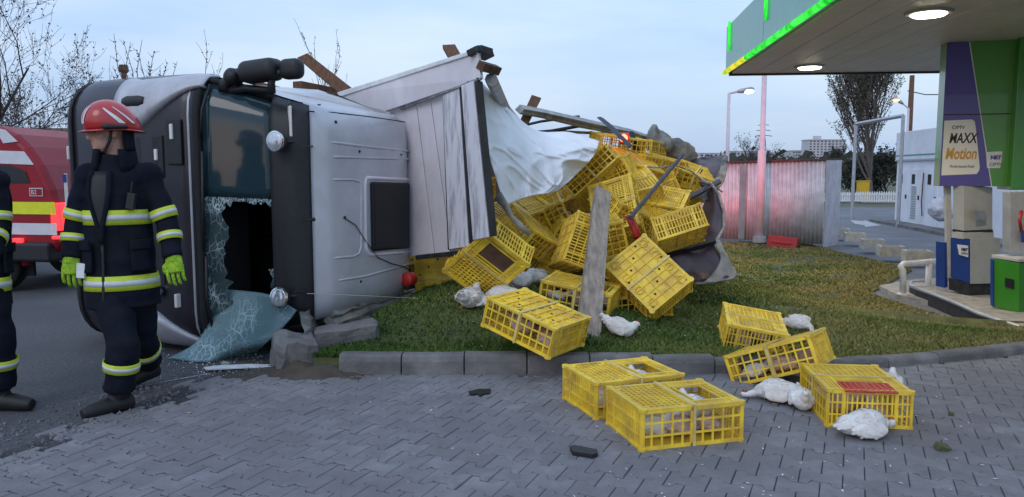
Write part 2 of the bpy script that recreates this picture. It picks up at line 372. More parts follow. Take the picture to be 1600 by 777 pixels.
for r_ in range(-60, 60):
    for c_ in range(-60, 60):
        u = (c_+(.5 if r_ % 2 else 0))*PL; w = r_*PW
        x = 1.5+u*ca-w*sa; y = 3.6+u*sa+w*ca
        if y < 1.2 or y > (KERBY(x)+.06 if x > -1.3 else 5.42) or x < ROADX(y)+.02 or x > 9: continue
        if nz3((x, y, 3), 2.2) > .28 and x < ROADX(y)+.25: continue
        q = Vector((x, y, 0))-C0; d = q.dot(FW)
        if d < .3: continue
        px, py = 800+FPX*q.x/d, 388.5-FPX*q.dot(UPV)/d
        vis = -20 < px < 1620 and py < 800
        spots.append((0 if vis else 1, d, x, y))
spots.sort()
def paver_mx(x, y):
    return Matrix.Translation((x, y, .020+rng.uniform(-.0025, .0025))) @ Euler((rng.gauss(0, .007), rng.gauss(0, .007), ang+rng.gauss(0, .006))).to_matrix().to_4x4()
rest = MB()
for i, (v_, d, x, y) in enumerate(spots):
    mx_ = paver_mx(x, y)
    if i < 300:
        o = link(bpy.data.objects.new('paver', paver_me)); o.parent = pave; o.matrix_local = mx_
    else:
        rest.add([mx_ @ v.co for v in paver_me.vertices], [tuple(p.vertices) for p in paver_me.polygons])
me = rest.mesh('pavers', m_paver)
ob('pavers', me, None, pave, kind='stuff')

# ------------------------------------------------------------------ kerb
kerb = link(bpy.data.objects.new('kerb', None)); kerb.location = (0, 5.6, 0); tag(kerb, 'row of grey kerb stones along the front of the lawn', kind='structure')
def kerb_stone(parent, x0, x1, y0, y1, h=.165, wd=.13, tilt=0):
    mb = MB(); N = 6; d = Vector((x1-x0, y1-y0, 0)); L_ = d.length; d.normalize(); nrm = Vector((-d.y, d.x, 0))
    prof = [(0, -.05), (0, h*.7), (.012, h-.012), (.03, h), (wd-.01, h), (wd, h-.015), (wd, -.05)]
    rings = []
    for i in range(N+1):
        t = .004+(L_-.008)*i/N; p = Vector((x0, y0, 0))+d*t
        rings.append([p+nrm*(a+.005*nz3((p.x*6, a*30, b*20+tilt)))+Vector((0, 0, b*(1+.03*nz3((p.x*5, a*9, tilt))))) for a, b in prof])
    mb.loft(rings)
    return ob('kerb_stone', mb, m_kerb, parent, bevel=.006)
kx = -1.27
while kx < 9:
    nx = kx+.46; kerb_stone(kerb, kx, nx, KERBY(kx), KERBY(nx), tilt=kx, h=lerp(.165, .085, sm((kx-.4)/2.2))+rng.uniform(-.005, .005)); kx = nx

# broken kerb blocks knocked loose at the corner
def lump(c, size, rot, seed, amp=.02, name='kerb_block', label=None, cat='kerb block', mat=None, group=None):
    mb = MB(); mb.box((0, 0, 0), size, rot)
    me = mb.mesh('t'); bm2 = bmesh.new(); bm2.from_mesh(me)
    bmesh.ops.bevel(bm2, geom=bm2.edges[:]+bm2.verts[:], offset=min(size)*.1, segments=1, affect='EDGES')
    bmesh.ops.subdivide_edges(bm2, edges=bm2.edges[:], cuts=3, use_grid_fill=True)
    for v in bm2.verts:
        p = v.co.copy(); v.co += Vector((nz3(p*7+Vector((seed, 0, 0))), nz3(p*7+Vector((0, seed, 5))), nz3(p*7+Vector((9, 0, seed)))))*amp
    bm2.to_mesh(me); bm2.free(); me.materials.append(mat or m_kerb)
    o = link(bpy.data.objects.new(name, me)); o.location = c; return tag(o, label, cat, group)
lump(Vector((-1.66, 5.74, .12)), (.30, .30, .27), Euler((.1, .15, .5)).to_matrix(), 1.3, .05, label='broken upright kerb stone at the foot of the fallen windscreen')
lump(Vector((-1.32, 6.02, .17)), (.50, .2, .24), Euler((.05, -.1, .33)).to_matrix(), 4.1, .03, label='displaced long kerb stone under the front corner of the cab')
lump(G(508, 578, .03), (.13, .1, .05), Euler((0, .1, .4)).to_matrix(), 8.1, .015, label='small chip of broken concrete at the end of the kerb')
lump(G(352, 571, .02), (.05, .04, .05), Euler((0, .3, .4)).to_matrix(), 2.1, .01, label='small pale stone in front of the broken kerb stone', mat=m_conc)

# loose soil torn up round the broken kerb corner
g = MB(); g.grid([[(x, y, max(-.01, .075*math.exp(-((x+1.45)/.38)**2-((y-5.62)/.2)**2)*(1+.8*nz3((x*7, y*7, 0)))+.02*nz3((x*16, y*16, 3))+.006)) for y in [5.2+.035*j for j in range(24)]] for x in [-2.15+.035*i for i in range(36)]])
ob('soil', g, m_soil, smooth=True, kind='structure', label='dark soil scraped up around the broken kerb corner')
# ------------------------------------------------------------------ lawn
def lawn_xl(y): return -1.5+(y-5.6)*.36
def lawn_xr(y):
    if y < 8.6: return 16.0
    if y < 9.0: return lerp(16, 5.72, (y-8.6)/.4)
    if y < 12.1: return 5.72
    if y < 15: return lerp(5.72, 7.9, (y-12.1)/2.9)
    return 7.9
ly = [5.63+.22*i for i in range(0, 70)]
g = MB(); rows = []
for y in ly:
    a, b = lawn_xl(y), lawn_xr(y); rows.append([(x_, y_, lawn_z(x_, y_)) for x_, y_ in [(lerp(a, b, i/60), y+KB(lerp(a, b, i/60))*(1-sm((y-5.63)/2))) for i in range(61)]])
g.grid(rows)
# skirt so that the lawn has a bank down to the paving
for edge in ([r_[0] for r_ in rows], [r_[-1] for r_ in rows], rows[0], rows[-1]):
    g.grid([edge, [(x, y, z-.35) for x, y, z in edge]])
ob('lawn', g, m_lawn, smooth=True, kind='structure', label='sloping green verge behind the kerb')
# grass blades: one mass
def grass_mat():
    m = bpy.data.materials.new('grass_blade'); m.use_nodes = True; t = m.node_tree; b = t.nodes['Principled BSDF']
    co = t.nodes.new('ShaderNodeTexCoord'); n1 = t.nodes.new('ShaderNodeTexNoise'); n1.inputs['Scale'].default_value = .75; n1.inputs['Detail'].default_value = 5
    t.links.new(co.outputs['Object'], n1.inputs['Vector'])
    r = t.nodes.new('ShaderNodeValToRGB'); e = r.color_ramp.elements
    e[0].position = .3; e[0].color = (.05, .105, .022, 1); e[1].position = .72; e[1].color = (.29, .245, .085, 1)
    x = e.new(.5); x.color = (.12, .165, .038, 1)
    sx = t.nodes.new('ShaderNodeSeparateXYZ'); t.links.new(co.outputs['Object'], sx.inputs[0])
    # drier towards the pump island and the planters
    mr = t.nodes.new('ShaderNodeMapRange'); mr.inputs[1].default_value = 1.0; mr.inputs[2].default_value = 6.2; mr.inputs[3].default_value = -.05; mr.inputs[4].default_value = .24; t.links.new(sx.outputs[0], mr.inputs[0])
    n2 = t.nodes.new('ShaderNodeTexNoise'); n2.inputs['Scale'].default_value = 45; t.links.new(co.outputs['Object'], n2.inputs['Vector'])
    m2 = t.nodes.new('ShaderNodeMath'); m2.operation = 'MULTIPLY_ADD'; m2.inputs[1].default_value = .35; m2.inputs[2].default_value = -.175; t.links.new(n2.outputs[0], m2.inputs[0])
    ad = t.nodes.new('ShaderNodeMath'); t.links.new(n1.outputs[0], ad.inputs[0]); t.links.new(mr.outputs[0], ad.inputs[1])
    ad2 = t.nodes.new('ShaderNodeMath'); t.links.new(ad.outputs[0], ad2.inputs[0]); t.links.new(m2.outputs[0], ad2.inputs[1])
    t.links.new(ad2.outputs[0], r.inputs[0]); t.links.new(r.outputs[0], b.inputs['Base Color']); b.inputs['Roughness'].default_value = .8; b.inputs['Specular IOR Level'].default_value = .2
    return m
np.random.seed(3); V = []; cnt = 0
pts = []
while len(pts) < 120000:
    k = 40000
    y = 5.63+15.2*np.random.rand(k)**2.0; x = np.random.uniform(-1.6, 9, k)
    for X_, Y_ in zip(x, y):
        if Y_ > KERBY(X_)+.12 and lawn_xl(Y_) < X_ < lawn_xr(Y_)-.03 and X_ < .95*Y_+1.0:
            bare = nz3((X_, Y_, 2), 1.3)
            if bare > .34 and np.random.rand() < .75: continue
            pts.append((X_, Y_))
        if len(pts) >= 120000: break
pts = np.array(pts); zz = np.array([lawn_z(a, b) for a, b in pts]); N = len(pts)
hgt = np.random.uniform(.012, .034, N)*(1+pts[:, 1]*.012); wid = .0035+.0011*pts[:, 1]*np.random.uniform(.7, 1.3, N)
tuft = np.array([max(0, nz3((a, b, 7), 3.0)) for a, b in pts]); hgt *= 1+.9*tuft
edge = np.exp(-((pts[:, 1]-5.7)/.22)**2)*np.exp(-((pts[:, 0]+.3)/1.6)**2); hgt *= 1+.8*edge
an = np.random.rand(N)*6.283; ln = np.random.normal(0, .6, (N, 2))*hgt[:, None]
base = np.column_stack([pts, zz-.004]); off = np.column_stack([np.cos(an), np.sin(an), np.zeros(N)])*wid[:, None]
tip = base+np.column_stack([ln, hgt])
co = np.stack([base-off, base+off, tip], 1).reshape(-1, 3)
me = bpy.data.meshes.new('grass'); me.vertices.add(3*N); me.vertices.foreach_set('co', co.ravel())
me.loops.add(3*N); me.loops.foreach_set('vertex_index', np.arange(3*N)); me.polygons.add(N); me.polygons.foreach_set('loop_start', np.arange(0, 3*N, 3)); me.polygons.foreach_set('loop_total', np.full(N, 3))
me.update(); me.materials.append(grass_mat())
ob('grass', me, None, kind='stuff', label='short patchy grass covering the verge', cat='grass')

# gravel and soil crumbs along the broken road edge
g = MB()
for i in range(1500):
    y = rng.uniform(3.2, 6.3); x = ROADX(y)+rng.gauss(-.12, .28)
    if y > 5.4 and rng.random() < .5: x = rng.uniform(-2.0, -1.0); y = rng.gauss(5.55, .2)
    s_ = rng.choice((.004, .006, .008, .012, .016))*rng.uniform(.6, 1.3)
    if x > ROADX(y)+.3 and s_ > .01: s_ = .006
    rot = Euler((rng.random()*6, rng.random()*6, rng.random()*6)).to_matrix()
    z = .004 if x < ROADX(y) else .022
    g.add([rot @ Vector(v)*s_+Vector((x, y, z)) for v in ((1, 0, 0), (-.6, .8, 0), (-.6, -.8, .1), (0, 0, .9), (.1, 0, -.6))], [(0, 1, 3), (1, 2, 3), (2, 0, 3), (1, 0, 4), (2, 1, 4), (0, 2, 4)])
ob('gravel', g, m_conc if False else m_asph2, kind='stuff', label='loose grit and asphalt crumbs along the road edge', cat='gravel')
# ------------------------------------------------------------------ overturned lorry
AL = R(-25); U = Vector((math.cos(AL), math.sin(AL), 0)); B = Vector((-math.sin(AL), math.cos(AL), 0)); P0 = Vector((-3.96, 6.74, 0)); Z = Vector((0, 0, 1))
def W(x, y, z): return P0+U*x+B*y+Z*z
truck = thing('overturned_truck', P0+U*1.3+B*1, 'silver and dark lorry lying on its side with its windscreen smashed out', 'truck')
PROF = [(.16, 1.25), (.07, .95), (.02, .62), (.0, .40), (.02, .22), (.08, .10), (.2, .03), (.42, .0), (.8, -.015), (1.2, -.01), (1.62, .03),
        (1.82, .105), (2.02, .19), (2.2, .27), (2.34, .35), (2.45, .43), (2.52, .52), (2.55, .66), (2.565, .95), (2.565, 1.25), (2.55, 1.5), (2.51, 1.66), (2.42, 1.74), (1.6, 1.78), (.6, 1.6)]
def hw(x): return 1.12-.10*sm((.25-x)/.3)-.27*sm((x-1.5)/1.15)
def gq(t):
    t = max(0, min(1, (abs(t)-.72)/.28)); return 1-math.sqrt(max(0, 1-t*t))
def pnorm(i):
    a, b = PROF[(i-1) % len(PROF)], PROF[(i+1) % len(PROF)]; d = Vector((b[0]-a[0], b[1]-a[1])).normalized(); return Vector((d.y, -d.x))   # outward
def cabp(x, y, nx, ny, s, off=0.0):
    r = .26 if x < 2.3 else .16
    k = off-r*gq(s); return W(x+nx*k, y+ny*k, 1.16+s*hw(x))
def pp_at(f):
    """profile point and outward normal at fractional index"""
    i = int(f); t = f-i; a, b = PROF[i % 25], PROF[(i+1) % 25]; na, nb = pnorm(i), pnorm(i+1); n_ = na.lerp(nb, t).normalized()
    return lerp(a[0], b[0], t), lerp(a[1], b[1], t), n_.x, n_.y
SS = [-1, -.985, -.96, -.92, -.86, -.79, -.7, -.5, -.25, 0, .25, .5, .7, .79, .86, .92, .96, .985, 1]
def patch(f0, f1, n, ss=SS, off=0.0, bulge=0.0):
    out = []
    for i in range(n+1):
        t = i/n; x, y, nx, ny = pp_at(lerp(f0, f1, t)); o = off+bulge*math.sin(math.pi*t)
        out.append([cabp(x, y, nx, ny, s, o) for s in ss])
    return MB().grid(out)
cab = ob('cab_front', patch(3.5, 10, 16), m_dark, truck, smooth=True, solid=.03)
ob('bumper', patch(.0, 3.5, 8, off=.012), m_black, cab, smooth=True, solid=.04)
ob('bumper_rim', patch(3.1, 6.0, 10, off=.028), m_black, cab, smooth=True, solid=.03)
roof = ob('roof', patch(14.4, 21.6, 26), m_silver, truck, smooth=True, solid=.02)
ob('rear_wall', patch(21.6, 25, 6), m_silver, truck, smooth=True)
# both flanks (one faces the sky, one lies on the road)
for s_ in (1, -1):
    ring = []
    for i in range(25):
        x, y, nx, ny = pp_at(i); ring.append(cabp(x, y, nx, ny, s_))
    mb = MB(); mb.add(ring+[W(1.3, .95, 1.16+s_*1.12)], [(i, (i+1) % 25, 25) for i in range(25)])
    ob('side_panel', mb, m_silver, truck, smooth=True)
liner = []
for s_ in (-.93, -.8, 0, .8, .93):
    liner.append([cabp(*pp_at(i), s_, -.07) for i in range(25)])
# inside: floor, bulkhead and roof lining, open towards the windscreen
mb = MB()
idx = [i for i in range(25) if not 10 < i < 13]
order = list(range(13, 25))+list(range(0, 11))
mb.grid([[liner[k][i] for i in order] for k in range(5)])
for k in (0, 4): mb.add([liner[k][i] for i in range(25)], [tuple(range(25))])
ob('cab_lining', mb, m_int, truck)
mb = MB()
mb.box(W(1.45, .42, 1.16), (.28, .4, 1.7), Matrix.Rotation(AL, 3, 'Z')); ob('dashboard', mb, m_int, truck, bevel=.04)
mb = MB(); cc = W(1.72, .62, 1.62)
mb.tube([cc+(U*.32*math.cos(a)+Z*.0+B*.1*math.cos(a)+Z*.21*math.sin(a)) for a in [2*math.pi*i/20 for i in range(21)]], .014, 6); ob('steering_wheel', mb, m_black, truck, smooth=True)
for zc in (.62, 1.7):
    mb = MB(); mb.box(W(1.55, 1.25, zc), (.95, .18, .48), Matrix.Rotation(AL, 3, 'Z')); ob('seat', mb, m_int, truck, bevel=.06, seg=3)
# windscreen: the upper third still in its rubber, shattered fringe round the hole
def wpatch(s0, s1, f0=10.1, f1=13.0, n=6, off=-.012, jag=0):
    ss = [lerp(s0, s1, i/10) for i in range(11)]; return patch(f0, f1, n, ss, off)
ob('windscreen', wpatch(.13, .95), m_glass, truck, smooth=True, solid=.006)
mb = MB(); P_ = []
for i in range(31):
    f = lerp(10.1, 13, i/30); x, y, nx, ny = pp_at(f); lo = .06+.06*rng.random()+.05*nz3((i*.4, 0, 0)) if 3 < i < 29 else -.1
    P_.append([cabp(x, y, nx, ny, lo, -.014), cabp(x, y, nx, ny, .10, -.014), cabp(x, y, nx, ny, .17, -.016)])
mb.grid(P_); ob('glass_fringe', mb, m_shard, truck)
mb = MB(); P_ = []
for i in range(31):
    s_ = lerp(-.92, .2, i/30); w = .75+.28*rng.random()+(.35 if s_ < -.5 else .1)*abs(nz3((s_*5, 0, 0)))
    P_.append([cabp(*pp_at(f), s_, -.013) for f in (10.05, 10.05+w*.5, 10.05+w)])
mb.grid(P_); ob('glass_fringe', mb, m_shard, truck)
mb = MB(); P_ = []
for i in range(13):
    s_ = lerp(-.9, -.45, i/12); w = .25+.2*rng.random(); P_.append([cabp(*pp_at(f), s_, -.013) for f in (13-w, 13)])
mb.grid(P_); ob('glass_fringe', mb, m_shard, truck)
# rubber surround, pale pillar strip, wipers
def cabline(pts, rad, off, name, mat, parent=truck, n=6):
    mb = MB(); mb.tube([cabp(*pp_at(f), s_, off) for f, s_ in pts], rad, n); return ob(name, mb, mat, parent, smooth=True)
cabline([(10.05, lerp(-.95, .95, i/16)) for i in range(17)], .035, 0, 'windscreen_seal', m_rubber)
cabline([(9.86, lerp(-.93, .93, i/16)) for i in range(17)], .013, .012, 'pillar_trim', m_galv)
cabline([(lerp(10, 13, i/8), .96) for i in range(9)], .03, 0, 'windscreen_seal', m_rubber)
cabline([(lerp(10, 13, i/8), -.96) for i in range(9)], .03, 0, 'windscreen_seal', m_rubber)
cabline([(10.25, .55), (10.35, .75), (10.45, .93)], .01, .03, 'wiper', m_black)
cabline([(10.3, .45), (10.25, .1), (10.2, -.25)], .012, .03, 'wiper', m_black)
cabline([(10.3, -.3), (10.25, -.6), (10.35, -.85)], .012, .03, 'wiper', m_black)
# sun visor with lamps
vis = ob('sun_visor', patch(12.85, 14.75, 10, [-.97, -.9, -.8, -.6, -.3, 0, .3, .6, .8, .9, .97], .02, .035), m_black, truck, smooth=True, solid=.03)
mb = MB(); mb.box(cabp(*pp_at(13.8), .80, .06), (.06, .02, .24), Matrix.Rotation(AL-.6, 3, 'Z')); ob('marker_lamp', mb, m_marker, vis, bevel=.01)
def round_lamp(c, d, r):
    d = d.normalized(); mb = MB(); path = [c+d*t for t in (-.10, -.07, -.03, 0)]
    mb.tube(path, [r*.35, r*.8, r*.98, r], 20, cap=True); sh = ob('spot_lamp', mb, m_black, truck, smooth=True, bevel=.004)
    mb = MB(); mb.tube([c+d*t for t in (-.004, .006, .008)], [r*1.03, r*1.03, r*.9], 24); ob('lamp_rim', mb, m_chrome, sh, smooth=False)
    mb = MB(); mb.tube([c+d*t for t in (.007, .010, .0125, .013)], [r*.9, r*.75, r*.4, r*.05], 20); ob('lamp_lens', mb, m_lens, sh, smooth=True)
    mb = MB(); mb.tube([c-d*.08, c-d*.08+B*.1+U*.05], .015, 6); ob('lamp_bracket', mb, m_black, sh)
round_lamp(A(430, 221, 5.88), -B+Vector((.05, 0, 0)), .078); round_lamp(A(436, 465, 5.88), -B+Vector((.1, -.1, .12)), .078)
# silver corner fairings with an air slot each
for s_ in (1, -1):
    P_ = []
    for i in range(15):
        t = i/14; x, y, nx, ny = pp_at(lerp(8.05, 10.3, t)); s0 = lerp(.52, .90, sm(t*1.05)) if s_ > 0 else lerp(.60, .93, sm(t*1.05))
        if t < .12: s0 = lerp(.8, s0, t/.12)
        P_.append([cabp(x, y, nx, ny, s_*lerp(s0, 1.0, j/9), .05 if 0 < j < 9 else .0) for j in range(10)])
    fa = ob('corner_fairing', MB().grid(P_), m_silverd, truck, smooth=True, solid=.02)
    mb = MB(); mb.tube([cabp(*pp_at(f), s_*.80, .048) for f in (8.3, 8.42, 8.75, 8.9)], [.035, .05, .05, .035], 10, sx=.6); ob('air_slot', mb, m_black, fa, smooth=True)
# markers, badge, tow eyes on the dark front
def onfront(px, py, off=.0):
    v = ray(px, py); q = P0-B*(.02+off); t = (q-C0).dot(B)/v.dot(B); return C0+v*t
def fbox(px, py, w, h, th, name, mat, parent=cab, bev=.006, yaw=0):
    mb = MB(); mb.box(onfront(px, py), (w, th, h), Matrix.Rotation(AL+yaw, 3, 'Z')); return ob(name, mb, mat, parent, bevel=bev)
mb = MB(); mb.box(W(.07, .06, 1.66), (.09, .03, .12), Matrix.Rotation(AL-.75, 3, 'Z')); ob('marker_lamp', mb, m_marker, cab, bevel=.01)
fbox(270, 206, .03, .12, .05, 'marker_lamp', m_marker); fbox(246, 242, .03, .09, .05, 'marker_lamp', m_marker); fbox(278, 470, .03, .11, .05, 'marker_lamp', m_marker)
fbox(272, 222, .16, .36, .02, 'lamp_recess', m_black, bev=.03); fbox(247, 245, .12, .34, .02, 'lamp_recess', m_black, bev=.03)
fbox(250, 330, .05, 1.2, .02, 'grille_bar', m_black); fbox(222, 330, .05, 1.2, .02, 'grille_bar', m_black); fbox(194, 330, .05, 1.2, .02, 'grille_bar', m_black)
c = onfront(249, 456, .02); mb = MB(); mb.tube([c, c-B*.02], .045, 18); bd = ob('badge', mb, m_chrome, cab)
mb = MB(); mb.tube([c-B*.021, c-B*.026], .034, 18); mb.prism([c-B*.022+U*.0+Z*.03, c-B*.022+U*.02-Z*.02, c-B*.022-U*.02-Z*.02], -B*.008); ob('badge_emblem', mb, m_inkp, bd)
mb = MB(); mb.tube([W(.45, .35, 2.2), W(.44, .35, 2.36), W(.44, .35, 2.38), W(.44, .35, 2.43)], [.02, .02, .045, .035], 10); ob('marker_stalk', mb, m_rust, truck)
mb = MB(); mb.box(W(.05, .03, 1.23), (.03, .03, .5), Matrix.Rotation(AL-.75, 3, 'Z')); npl = ob('number_plate', mb, m_white, cab, bevel=.004)
mb = MB(); mb.box(W(.045, .022, 1.44), (.034, .03, .07), Matrix.Rotation(AL-.75, 3, 'Z')); ob('plate_band', mb, m_navy, npl)
# door mirrors standing up from the upper flank
def blob(ctr, size, rot, name, mat, parent, p=.28):
    mb = MB(); mb.box(ctr, size, rot); o = ob(name, mb, mat, parent, smooth=True, bevel=min(size)*p, seg=4); return o
rz = Matrix.Rotation(AL, 3, 'Z')
mir = blob(A(408, 111, 6.0), (.36, .2, .17), Matrix.Rotation(AL, 3, 'Z') @ Matrix.Rotation(-.05, 3, 'Y'), 'door_mirror', m_black, truck, .4)
blob(A(366, 120, 6.1), (.12, .16, .12), Matrix.Rotation(AL, 3, 'Z') @ Matrix.Rotation(-.8, 3, 'Y'), 'mirror_shoulder', m_black, mir, .4)
mb = MB(); mb.tube([A(350, 142, 6.15), A(352, 130, 6.15), A(364, 118, 6.1), A(390, 108, 6.05)], [.05, .045, .04, .04], 10); ob('mirror_arm', mb, m_black, mir, smooth=True)
mir2 = blob(A(456, 108, 5.9), (.19, .13, .155), Matrix.Rotation(AL, 3, 'Z'), 'kerb_mirror', m_black, truck, .42)
mb = MB(); mb.tube([A(424, 146, 5.95), A(424, 128, 5.95), A(429, 116, 5.95), A(448, 111, 5.9)], [.035, .03, .03, .03], 8); ob('mirror_arm', mb, m_black, mir2, smooth=True)
mb = MB(); mb.tube([A(345, 144, 6.2), A(385, 138, 6.1), A(425, 142, 6.0)], [.04, .03, .03], 8); ob('mirror_arm', mb, m_black, mir, smooth=True)
# roof furniture
def onroof(px, py, off=0.0):
    v = ray(px, py); xx = 2.566
    for _ in range(4):
        q = P0+U*(xx+off); t = (q-C0).dot(U)/v.dot(U); p = C0+v*t; yl = (p-P0).dot(B); s_ = max(-1, min(1, (p.z-1.16)/hw(xx)))
        for k in range(13, 22):
            if PROF[k][1] <= yl <= PROF[k+1][1]: xx = lerp(PROF[k][0], PROF[k+1][0], (yl-PROF[k][1])/(PROF[k+1][1]-PROF[k][1])); break
        xx -= .16*gq(s_)
    return p
def ridge(pts, rad=.013, name='roof_ridge', mat=None, n=6):
    mb = MB(); pp2 = []
    for a, b in zip(pts[:-1], pts[1:]): pp2 += [(lerp(a[0], b[0], k/5), lerp(a[1], b[1], k/5)) for k in range(5)]
    mb.tube([onroof(*p, .005) for p in pp2+[pts[-1]]], rad, n); return ob(name, mb, mat or m_silver, roof, smooth=True)
ridge([(506, 221), (560, 228), (646, 237)]); ridge([(508, 245), (575, 247), (648, 249)])
ridge([(500, 281), (550, 281), (562, 284), (564, 292), (564, 385), (561, 396), (552, 401), (502, 405)])
ridge([(505, 442), (570, 432), (645, 411)]); ridge([(612, 323), (648, 321)]); ridge([(612, 344), (648, 343)])
ridge([(478, 174), (520, 176), (580, 183), (640, 192)], .006, 'roof_seam', m_rubber)
ridge([(572, 278), (637, 281), (639, 290), (640, 394), (577, 398), (571, 388), (570, 290), (572, 278)], .018, 'hatch_frame', m_board)
hc = [onroof(x, y, .01) for x, y in ((577, 284), (635, 286), (635, 388), (579, 393))]
mb = MB(); mb.hexa(hc, [p+U*.045 for p in hc]); ob('roof_hatch', mb, m_hatch, roof, bevel=.02, seg=3)
for px, py, r_ in ((523, 191, .014), (560, 237, .012), (625, 242, .009), (562, 440, .011), (537, 340, .014), (498, 164, .006)):
    mb = MB(); c = onroof(px, py); mb.tube([c-U*.01, c+U*.015, c+U*.02], [r_, r_, r_*.6], 10); ob('roof_stud', mb, m_black, roof)
for pts in (((470, 229), (483, 229), (494, 228)), ((470, 344), (480, 345), (490, 343)), ((462, 456), (480, 459), (500, 458))):
    mb = MB(); mb.tube([onroof(*p, .015) for p in pts], [.006, .006, .006], 6); c = onroof(*pts[-1], .015); mb.ell(c, (.016, .016, .016), None, 8, 6); ob('visor_hinge', mb, m_black, roof)
mb = MB(); mb.box(onroof(536, 214, .002), (.004, .012, .09), rz); ob('roof_reflector', mb, m_ties, roof)
mb = MB(); mb.tube([onroof(*p, .02) for p in ((537, 340), (556, 352), (572, 378), (590, 402), (612, 412), (632, 417), (644, 424))], .004, 5); ob('hanging_wire', mb, m_black, roof)
c = onroof(640, 436, .06); mb = MB(); mb.tube([c-B*.07, c-B*.06, c+B*.04, c+B*.055], [.05, .065, .065, .05], 14); bc = ob('beacon', mb, m_red, roof, smooth=True, bevel=.01)
mb = MB(); mb.tube([c-Z*.07-B*.06, c-Z*.07+B*.05], .03, 8); ob('beacon_foot', mb, m_black, bc)
mb = MB(); mb.tube([onroof(480, 459, .03), A(560, 462, 6.2), A(640, 466, 6.7), A(735, 475, 6.9)], .003, 4); ob('loose_wire', mb, m_ties, roof)
# crumpled lower roof edge
P_ = []
for i in range(15):
    t = i/14; a = onroof(lerp(468, 645, t), lerp(487, 452, t), -.02); b = Vector((a.x+.03, a.y+.05, .12+.18*t)); r_ = []
    for j in range(7):
        q = a.lerp(b, j/6)+Vector((nz3((i*.5, j*.8, 1)), nz3((i*.6, j*.7, 9)), nz3((i*.7, j*.5, 4))))*.035; r_.append(q)
    P_.append(r_)
ob('crumpled_panel', MB().grid(P_), m_alu, truck, solid=.004)
# chassis behind the cab and the load floor (lying upright now)
mb = MB()
for zc in (.75, 1.6): mb.box(W(.55, 4.2, zc), (.25, 5.4, .09), rz)
ob('chassis_rail', mb, m_dkmet, truck)
for y_, z_ in ((1.25, .32), (1.25, 2.02), (5.2, .32), (5.2, 2.02)):
    c = W(.25, y_+.3, z_); mb = MB(); mb.tube([c+Z*t for t in (-.13, -.1, .1, .13)], [.36, .42, .42, .36], 24); wh = ob('wheel', mb, m_rubber, truck, smooth=True, bevel=.01)
    mb = MB(); mb.tube([c+Z*t for t in (-.135, .135)], [.22, .22], 18); ob('wheel_rim', mb, m_galv, wh)
mb = MB(); mb.hexa([W(.82, 2.1, .1), W(.94, 2.1, .1), W(.94, 7.6, .1), W(.82, 7.6, .1)], [W(.82, 2.1, 2.45), W(.94, 2.1, 2.45), W(.94, 7.6, 2.3), W(.82, 7.6, 2.3)]); ob('load_floor', mb, m_woodb, truck)

# headboard: boards standing past the cab roof
def hd(px): return 7.08+(650-px)*.0088
def hp(px, py, back=0.0): return A(px, py, hd(px))+B*back
def hquad(q, th, name, mat, parent, bev=.004, back=0.0):
    mb = MB(); f = [hp(*p, back) for p in q]; b_ = [p+B*th for p in f]
    mb.add(f+b_, [(0, 1, 2, 3), (7, 6, 5, 4), (0, 4, 5, 1), (1, 5, 6, 2), (2, 6, 7, 3), (3, 7, 4, 0)]); return ob(name, mb, mat, parent, bevel=bev)
hb = hquad([(528, 147), (746, 79), (751, 123), (560, 188)], .05, 'headboard', m_board, truck)
for a, b_ in (((560, 189, 592, 404), (604, 174, 634, 402)), ((605, 174, 635, 402), (647, 160, 676, 399)), ((648, 159, 677, 399), (669, 152, 702, 396)), ((670, 152, 703, 396), (692, 145, 716, 393))):
    hquad([(a[0], a[1]), (b_[0], b_[1]), (b_[2], b_[3]), (a[2], a[3])], .035, 'board', m_board, hb, back=.03)
hquad([(693, 146), (719, 137), (734, 385), (703, 390)], .07, 'board_post', m_boardw, hb, bev=.006, back=-.02)
hquad([(725, 135), (744, 127), (768, 370), (743, 375)], .08, 'board_post', m_boardw, hb, bev=.006, back=-.05)
hquad([(719.5, 137), (724.5, 135.5), (741, 383), (734.5, 385)], .09, 'post_gap_shade', m_dkmet, hb, back=-.01)  # dark strips painting the shaded gaps and sides of the posts
hquad([(690.5, 147), (692.5, 146), (703, 390), (699, 391)], .06, 'post_gap_shade', m_dkmet, hb, back=.005)
hquad([(744.5, 127), (748, 126), (771, 369), (768, 370)], .10, 'post_gap_shade', m_dkmet, hb, back=-.03)
hquad([(528, 145), (746, 77), (746.5, 83), (532, 152)], .09, 'top_rail', m_white, hb, back=-.02)
hquad([(625, 168), (751, 121), (751, 125), (626, 172)], .04, 'rivet_strip', m_alu, hb, back=-.015)
for i in range(9):
    t = i/8; c = hp(lerp(634, 748, t), lerp(166.5, 123.5, t), -.018); mb = MB(); mb.tube([c+B*.01, c-B*.008], .009, 8); ob('rivet', mb, m_dkmet, hb)
hquad([(650, 399), (716, 392), (718, 399), (652, 406)], .06, 'bottom_rail', m_dkmet, hb, back=-.02)
mb = MB(); mb.box(hp(742, 81, .1), (.10, .3, .05), rz @ Matrix.Rotation(-.35, 3, 'Y')); mb.box(hp(747, 76, .12), (.05, .2, .06), rz); ob('corner_bracket', mb, m_dkmet, hb, bevel=.005)
mb = MB(); mb.box(hp(751, 103, .15), (.07, .3, .07), rz @ Matrix.Rotation(.5, 3, 'Y')); ob('corner_bracket', mb, m_rust, hb, bevel=.005)
mb = MB(); mb.tube([hp(750, 120, .2), A(790, 172, 7.8), A(826, 215, 8.7)], .055, 8); ob('side_rail', mb, m_alu, truck)
mb = MB(); mb.box(A(416, 151, 8.2), (.2, .2, .12), rz); ob('frame_stub', mb, m_rust, truck, bevel=.02)

